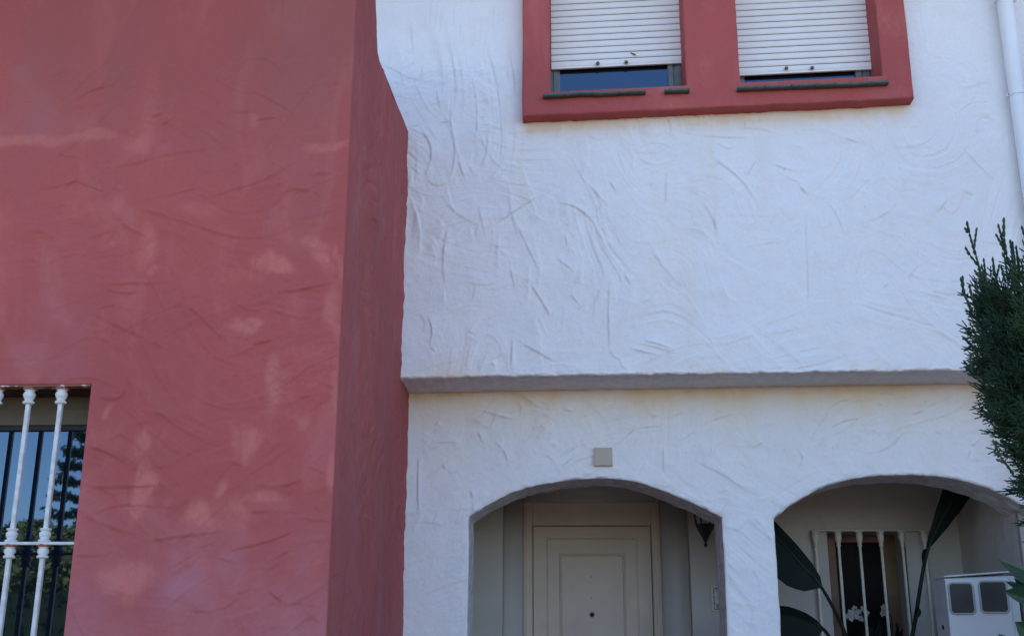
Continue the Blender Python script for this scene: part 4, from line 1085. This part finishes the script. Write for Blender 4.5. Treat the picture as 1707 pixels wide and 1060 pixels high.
for lf, a_, b_, bw_ in ((l1, px3(1370, 978, YP1 - .05), px3(1222, 815, YP1 + .05), 0), (l3, px3(1545, 914, YP1), px3(1648, 715, YP1 + .05), 0)):
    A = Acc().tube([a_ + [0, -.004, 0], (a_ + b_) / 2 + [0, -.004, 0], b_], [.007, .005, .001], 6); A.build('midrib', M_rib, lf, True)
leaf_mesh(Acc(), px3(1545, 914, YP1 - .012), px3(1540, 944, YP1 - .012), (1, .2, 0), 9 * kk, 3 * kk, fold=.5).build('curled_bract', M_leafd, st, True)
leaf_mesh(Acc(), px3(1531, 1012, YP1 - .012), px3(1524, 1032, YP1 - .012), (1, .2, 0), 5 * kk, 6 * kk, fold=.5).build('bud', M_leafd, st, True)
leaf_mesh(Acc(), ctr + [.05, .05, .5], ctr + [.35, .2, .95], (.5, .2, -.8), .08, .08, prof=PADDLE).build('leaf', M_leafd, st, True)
stem(st, [ctr, ctr + [.05, .05, .5]], .012, .008, 'leaf_stalk')
A = Acc().lathe((0, 0, 0), [(0, 0), (.15, 0), (.19, .30), (.205, .30), (.205, .34), (.185, .34), (.175, .30), (0, .295)], 24); A.build('pot', M_pot, st, True)

# orchid on the window ledge
YO = YB + .06
ob = U(1432, 1160, YO)
oc = thing('orchid', 'potted orchid with clustered white flowers on the ledge behind the porch window bars', 'plant', loc=(ob[0], YO + .03, zwb))
def OB(px, py, y=YO): return U(px, py, y) - np.array(oc.location)
def flower(c, r_, seed, face=(0, -1, 0)):
    rr = np.random.RandomState(seed); A = Acc(); n = np.array(face, float) + rr.normal(0, .25, 3); n /= np.linalg.norm(n)
    a = np.cross(n, [0, 0, 1.0]); a /= np.linalg.norm(a); b = np.cross(n, a); ph = rr.rand() * 6
    for k in range(5):
        t_ = ph + k * 2 * math.pi / 5; d = a * math.cos(t_) + b * math.sin(t_)
        leaf_mesh(A, c, c + d * r_ + n * .004, np.cross(n, d), r_ * .42, r_ * .42, 6, 2, -.2)
    A.lathe(c + n * .004, [(.004, 0), (.003, .004), (0, .006)], 6, 'y')
    return A.build('flower', M_petal, oc, True)
for i, (px_, py_) in enumerate([(1417, 1020), (1424, 1014), (1431, 1019), (1438, 1014), (1444, 1021), (1429, 1028), (1436, 1030), (1419, 1030), (1412, 1026), (1473, 1012), (1478, 1021), (1471, 1022), (1423, 1023)]):
    flower(OB(px_, py_, YO + .02 * math.sin(i * 2.3)), .024, i)
rr = np.random.RandomState(8)
for i in range(26):
    px_ = rr.uniform(1410, 1508); b_ = OB(px_, 1085 + rr.uniform(0, 20), YO + rr.uniform(0, .06)); tp = OB(px_ + rr.uniform(-16, 16), rr.uniform(1030, 1052) if px_ > 1450 else rr.uniform(1040, 1056), YO + rr.uniform(-.02, .06))
    leaf_mesh(Acc(), b_, tp, (1, rr.uniform(-.6, .6), .1), .018, .018, 8, 2, .3).build('leaf', M_leafd, oc, True)
stem(oc, [OB(1440, 1150), OB(1450, 1060), OB(1440, 1025), OB(1425, 1015)], .003, .003); stem(oc, [OB(1450, 1150), OB(1490, 1060), OB(1485, 1020), OB(1475, 1012)], .003, .003)
A = Acc().lathe((0.06, .0, 0), [(0, 0), (.06, 0), (.08, .14), (.07, .14), (0, .13)], 18); A.build('pot', M_pot, oc, True)

# potted plant whose leaf tip shows at the foot of the left arch
YQ = 7.35
qb = U(1235, 1300, YQ)
pp = thing('potted_plant', 'dark leaf tip poking into the lower right corner of the left arch', 'plant', loc=(qb[0], YQ, FLOOR))
def QB(px, py): return U(px, py, YQ) - np.array(pp.location)
leaf_mesh(Acc(), QB(1232, 1130), QB(1206, 1030), (.9, .1, .2), .06, .07, fold=.2).build('leaf', M_leafd, pp, True)
leaf_mesh(Acc(), QB(1236, 1130), QB(1255, 1060), (.9, .2, -.2), .05, .05, fold=.2).build('leaf', M_leafd, pp, True)
stem(pp, [QB(1233, 1132), (0, 0, .22)], .006, .009); stem(pp, [QB(1236, 1130), (0.01, 0, .22)], .006, .009)
A = Acc().lathe((0, 0, 0), [(0, 0), (.10, 0), (.13, .22), (.14, .22), (.14, .25), (.12, .25), (.115, .21), (0, .20)], 20); A.build('pot', M_pot, pp, True)

# broad-leaved shrub at the right edge, outside the arch
YSB = 6.1
sb = U(1760, 1300, YSB)
sh_ = thing('broadleaf_shrub', 'glossy green broad-leaved shrub reaching in beside the meter cabinet', 'shrub', loc=(sb[0], YSB, FLOOR))
def RB(px, py, y=YSB): return U(px, py, y) - np.array(sh_.location)
k6 = 6.2 / 1900
POINT = [(0, .06), (.15, .6), (.4, 1), (.65, .9), (.85, .5), (1, .02)]
for b_, tp, sd, wl, wr, fo in (
        (RB(1765, 975), RB(1664, 932, YSB - .1), (-.3, .5, 1), 22, 14, .35), (RB(1750, 1000), RB(1690, 962, YSB + .03), (.2, .6, 1), 12, 12, .5),
        (RB(1740, 1010), RB(1674, 985, YSB - .05), (.2, .3, -1), 24, 9, .5), (RB(1735, 985), RB(1676, 968, YSB + .02), (.1, .7, 1), 10, 8, .4),
        (RB(1760, 1080), RB(1692, 1036, YSB - .05), (.1, .4, -1), 20, 22, .3), (RB(1770, 1040), RB(1720, 990, YSB), (.3, .3, 1), 20, 20, .3),
        (RB(1770, 950), RB(1725, 890, YSB), (.6, .3, .5), 14, 14, .3), (RB(1765, 1150), RB(1655, 1108, YSB), (.3, .5, 1), 20, 20, .3), (RB(1700, 1075), RB(1663, 1056, YSB), (.2, .5, 1), 6, 6, .3),
        (RB(1775, 1100), RB(1850, 1040, YSB), (.3, .5, 1), 22, 22, .3), (RB(1780, 1000), RB(1840, 930, YSB + .1), (.3, .5, 1), 22, 22, .3)):
    leaf_mesh(Acc(), b_, tp, sd, wl * k6, wr * k6, 16, 5, fo, prof=POINT, ruffle=.0015).build('leaf', M_leafg, sh_, True)
for tp in (RB(1765, 975), RB(1750, 1000), RB(1760, 1080), RB(1770, 1040), RB(1770, 950), RB(1740, 1010), RB(1735, 985), RB(1775, 1100), RB(1780, 1000), RB(1765, 1150), RB(1700, 1075)):
    stem(sh_, [tp, tp * .5 + np.array([.02, 0, .2]), (0, 0, 0)], .004, .010)

# cypress at the right edge, close to the camera
YC = 3.05
cb = U(1835, 600, YC)
cy = thing('cypress_tree', 'clipped dark green cypress with stray upright twigs at the right edge', 'tree', loc=(cb[0], YC, 0))
CB = np.array([cb[0], YC, 0.0])
edge_px = [(1640, 425), (1618, 450), (1612, 480), (1614, 520), (1618, 560), (1625, 600), (1632, 640), (1644, 690), (1660, 730), (1680, 780), (1702, 825), (1722, 870), (1740, 930), (1752, 1010)]
ez = np.array([U(x, y, YC)[2] for x, y in edge_px]); er = np.array([cb[0] - U(x, y, YC)[0] for x, y in edge_px])
o_ = np.argsort(ez); ez, er = ez[o_], er[o_]
ez = np.concatenate([[.9, 1.3], ez, [ez[-1] + .06, ez[-1] + .10]]); er = np.concatenate([[.02, .12], er, [er[-1] * .72, .03]])
def crad(z): return np.interp(z, ez, er)
def lumpy(acc_v, acc_f, p0, p1, rad, n, base):
    """chain of scale-leaf lumps: 4-sided, pinched between lumps"""
    p0, p1 = np.asarray(p0, float), np.asarray(p1, float); d = p1 - p0; L = np.linalg.norm(d); d /= L
    a = np.cross(d, [.31, .87, .38]); a /= np.linalg.norm(a); b = np.cross(d, a)
    rows = []
    for i in range(n):
        for u, s in ((0, .75), (.55, 1.15)):
            rows.append(((i + u) / n, rad * s * (1 - .35 * (i / n))))
    rows.append((1.0, rad * .25))
    v0 = base + len(acc_v)
    for t_, rr_ in rows:
        c_ = p0 + d * L * t_
        for q in ((1, 0), (-.5, .866), (-.5, -.866)): acc_v.append(c_ + rr_ * (q[0] * a + q[1] * b))
    for i in range(len(rows) - 1):
        for j in range(3):
            k = (j + 1) % 3; acc_f.append((v0 + i * 3 + j, v0 + i * 3 + k, v0 + i * 3 + 3 + k, v0 + i * 3 + 3 + j))
def spray(seed, nb=7):
    """flat spray in the xz plane growing along +z, unit length"""
    r = np.random.RandomState(seed); V, Fc = [], []
    lumpy(V, Fc, (0, 0, 0), (r.uniform(-.05, .05), 0, 1), .024, 6, 0)
    for i in range(nb):
        t_ = .18 + .68 * i / nb; sgn = 1 if i % 2 else -1; L = (.46 - .30 * t_) * r.uniform(.8, 1.2); a = math.radians(r.uniform(28, 46)) * sgn
        q = np.array([0, r.uniform(-.06, .06), t_]); e = q + np.array([math.sin(a) * L, r.uniform(-.10, .10) * L, math.cos(a) * L]); lumpy(V, Fc, q, e, .021, 3, 0)
        if L > .26:
            m2 = q + (e - q) * .5; a2 = a - sgn * math.radians(38); lumpy(V, Fc, m2, m2 + np.array([math.sin(a2), r.uniform(-.2, .2), math.cos(a2)]) * L * .5, .019, 2, 0)
            m2 = q + (e - q) * .4; a2 = a + sgn * math.radians(32); lumpy(V, Fc, m2, m2 + np.array([math.sin(a2), r.uniform(-.2, .2), math.cos(a2)]) * L * .45, .019, 2, 0)
    return np.array(V), np.array(Fc)
TPL = [spray(s) for s in range(6)]
r = np.random.RandomState(77)
A = Acc()
NSPR = 2700
for i in range(NSPR):
    z = r.uniform(1.25, U(1640, 492, YC)[2]); R_ = crad(z)
    if r.rand() > R_ / .36 + .15: continue
    th = r.uniform(0, 2 * math.pi) if r.rand() < .35 else r.uniform(math.pi * .85, math.pi * 1.62)
    depth = r.rand() ** 1.6 * .09 + .015
    rad = max(.012, R_ - depth - .062)
    out = np.array([math.cos(th), math.sin(th), 0]); p = out * rad + np.array([0, 0, z])
    upw = r.uniform(.25, 1.0) if z < 2.45 else r.uniform(.7, 2.0)
    if z < 2.05: upw = r.uniform(-.1, .7)
    d = out * r.uniform(.6, 1.0) + np.array([0, 0, upw]) + r.normal(0, .22, 3); d /= np.linalg.norm(d)
    sc = r.uniform(.075, .125)
    a = np.cross(d, r.normal(0, 1, 3)); a /= np.linalg.norm(a); b = np.cross(d, a)
    V, Fc = TPL[i % 6]
    A.add(p + sc * (V[:, :1] * a + V[:, 1:2] * b + V[:, 2:] * d), Fc)
def twig(path, rad, branches):
    V, Fc = [], []
    P_ = [U(x, y, YC - .05 - .02 * k) - CB for k, (x, y) in enumerate(path)]
    for a, b in zip(P_[:-1], P_[1:]): lumpy(V, Fc, a, b, rad, max(2, int(np.linalg.norm(b - a) / .014)), 0)
    for (x0, y0), (x1, y1) in branches:
        a, b = U(x0, y0, YC - .07) - CB, U(x1, y1, YC - .07) - CB; lumpy(V, Fc, a, b, rad * .95, max(2, int(np.linalg.norm(b - a) / .013)), 0)
    A.add(np.array(V), np.array(Fc))
twig([(1652, 500), (1640, 470), (1627, 425), (1616, 388), (1612, 368)], .0052, [((1624, 415), (1629, 379)), ((1632, 443), (1617, 425)), ((1617, 425), (1609, 411)), ((1640, 470), (1624, 449)), ((1614, 388), (1608, 379)), ((1646, 480), (1640, 430)), ((1644, 470), (1636, 440))])
twig([(1695, 470), (1678, 425), (1674, 395), (1674, 362)], .0058, [((1676, 416), (1664, 373)), ((1676, 418), (1660, 389)), ((1680, 440), (1671, 420)), ((1692, 450), (1684, 399)), ((1700, 450), (1694, 409)), ((1692, 440), (1688, 402))])
twig([(1668, 490), (1659, 460), (1655, 428)], .0052, [((1660, 470), (1667, 440)), ((1676, 470), (1669, 442))])
twig([(1622, 520), (1608, 490), (1602, 461)], .0058, [((1606, 480), (1605, 459)), ((1622, 500), (1616, 473)), ((1632, 490), (1625, 472))])
twig([(1735, 450), (1715, 410), (1703, 376)], .0055, [((1712, 400), (1722, 372)), ((1722, 425), (1710, 400))])
twig([(1640, 590), (1620, 575), (1604, 560)], .005, [((1620, 575), (1606, 585)), ((1625, 580), (1610, 566))])
twig([(1650, 650), (1625, 625), (1606, 600)], .005, [((1625, 625), (1608, 610)), ((1630, 630), (1612, 622)), ((1620, 618), (1618, 590))])
twig([(1690, 790), (1668, 760), (1655, 732)], .005, [((1668, 760), (1656, 752)), ((1675, 770), (1660, 765))])
A.build('crown', M_cyp, cy, True)
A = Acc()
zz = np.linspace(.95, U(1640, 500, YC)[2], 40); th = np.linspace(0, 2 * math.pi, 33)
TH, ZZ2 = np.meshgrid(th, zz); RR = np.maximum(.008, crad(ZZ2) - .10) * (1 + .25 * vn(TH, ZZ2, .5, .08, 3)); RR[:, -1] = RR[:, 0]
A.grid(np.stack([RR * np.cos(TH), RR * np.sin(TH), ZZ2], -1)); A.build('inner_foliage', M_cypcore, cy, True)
A = Acc().tube([(0, 0, 0), (0, 0, 1.0), (0, 0, 2.2)], [.045, .04, .02], 10); A.build('trunk', M_bark_shade, cy, True)

# ------------------------------------------------------------------ trees across the street (seen mirrored in the window)
def leaf_cloud(acc, centers, rads, n, size, r, flat=1.0):
    c = np.asarray(centers, float); w = np.asarray(rads) ** 2; idx = r.choice(len(c), n, p=w / w.sum())
    d = r.normal(0, 1, (n, 3)); d /= np.linalg.norm(d, axis=1)[:, None]
    p = c[idx] + d * (np.asarray(rads)[idx] * r.uniform(.6, 1.05, n))[:, None] * np.array([1, 1, flat])
    a = r.normal(0, 1, (n, 3)); a /= np.linalg.norm(a, axis=1)[:, None]; b = np.cross(a, d + r.normal(0, .4, (n, 3))); b /= np.linalg.norm(b, axis=1)[:, None] + 1e-9
    s = size * r.uniform(.6, 1.4, (n, 1))
    V = np.stack([p - a * s, p - b * s * .55, p + a * s, p + b * s * .55], 1).reshape(-1, 3)
    acc.add(V, np.arange(4 * n).reshape(n, 4))
def broad_tree(x, y, H_, R_, seed, label):
    r = np.random.RandomState(seed); t_ = thing('broadleaf_tree', label, 'tree', 'trees across the street', (x, y, 0))
    A = Acc().tube([(0, 0, 0), (.05, 0, H_ * .25), (0, .05, H_ * .6)], [.2, .16, .06], 8); A.build('trunk', M_bark_shade, t_)
    cs = [(0, 0, H_ - R_)]; rs = [R_ * .8]
    for k in range(22):
        a = r.uniform(0, 6.28); e = r.uniform(-.6, 1); q = R_ * .75
        cs.append((q * math.cos(a) * math.cos(e), q * math.sin(a) * math.cos(e), H_ - R_ + q * math.sin(e))); rs.append(R_ * r.uniform(.22, .42))
    A = Acc(); leaf_cloud(A, cs, rs, 16000, .13, r); A.build('crown', M_tree, t_)
def reflected(px, py, D_):
    """point across the street whose mirror image in the wing's window shows at px, py; D_ metres before the glass"""
    d = ray(px, py); yg = YWN + .018; t0 = yg / d[1]; hit = CAM + d * t0; dm = d * np.array([1, -1, 1]); return hit + dm * (D_ / d[1])
q = reflected(40, 858, 26); broad_tree(q[0], q[1], q[2], 2.4, 3, 'rounded green tree across the street, tallest of the broad-leaved ones')
q = reflected(110, 852, 28); broad_tree(q[0], q[1], q[2], 2.2, 4, 'rounded green tree across the street beside the layered conifer')
q = reflected(-60, 880, 27); broad_tree(q[0], q[1], q[2], 2.3, 6, 'lower rounded green tree across the street, farthest from the conifer')
q = reflected(165, 640, 40)
H_ = q[2]
cn = thing('layered_conifer', 'tall conifer with tiered branches across the street', 'tree', loc=(q[0], q[1], 0))
A = Acc().tube([(0, 0, 0), (0, 0, H_)], [.25, .03], 8); A.build('trunk', M_bark_shade, cn)
r = np.random.RandomState(9); A = Acc()
z = 2.0
while z < H_ - .2:
    L = min(1.5, .25 + (H_ - z) * .30)
    for k in range(7):
        a = k * 2 * math.pi / 7 + r.uniform(-.2, .2) + z
        n = 70; u = r.rand(n) ** .7
        p = np.stack([np.cos(a) * L * u, np.sin(a) * L * u, z + .10 * L * u ** 2 - .05 * u], 1); p += r.normal(0, 1, (n, 3)) * np.array([.10, .10, .05])
        leaf_cloud(A, p, np.full(n, .04), n, .13, r)
    z += .62 + r.uniform(-.06, .06)
A.build('crown', M_pine, cn)
# clipped hedge below them
q = reflected(60, 985, 22)
r = np.random.RandomState(12); A = Acc()
n = 14000; p = np.stack([r.uniform(-9, 9, n), r.uniform(-.5, .5, n), r.uniform(0, 1, n) ** .7 * q[2]], 1); leaf_cloud(A, p, np.full(n, .06), n, .09, r)
A.box(-9, 9, -.45, .45, 0, q[2] - .08)
hd = A.build('hedge', simple('hedge_green', (.03, .045, .018), (.02, .03, .014), 3, .7, .2), None, loc=(q[0], q[1], 0)); tag(hd, 'long dark clipped hedge across the street under the trees', 'hedge')
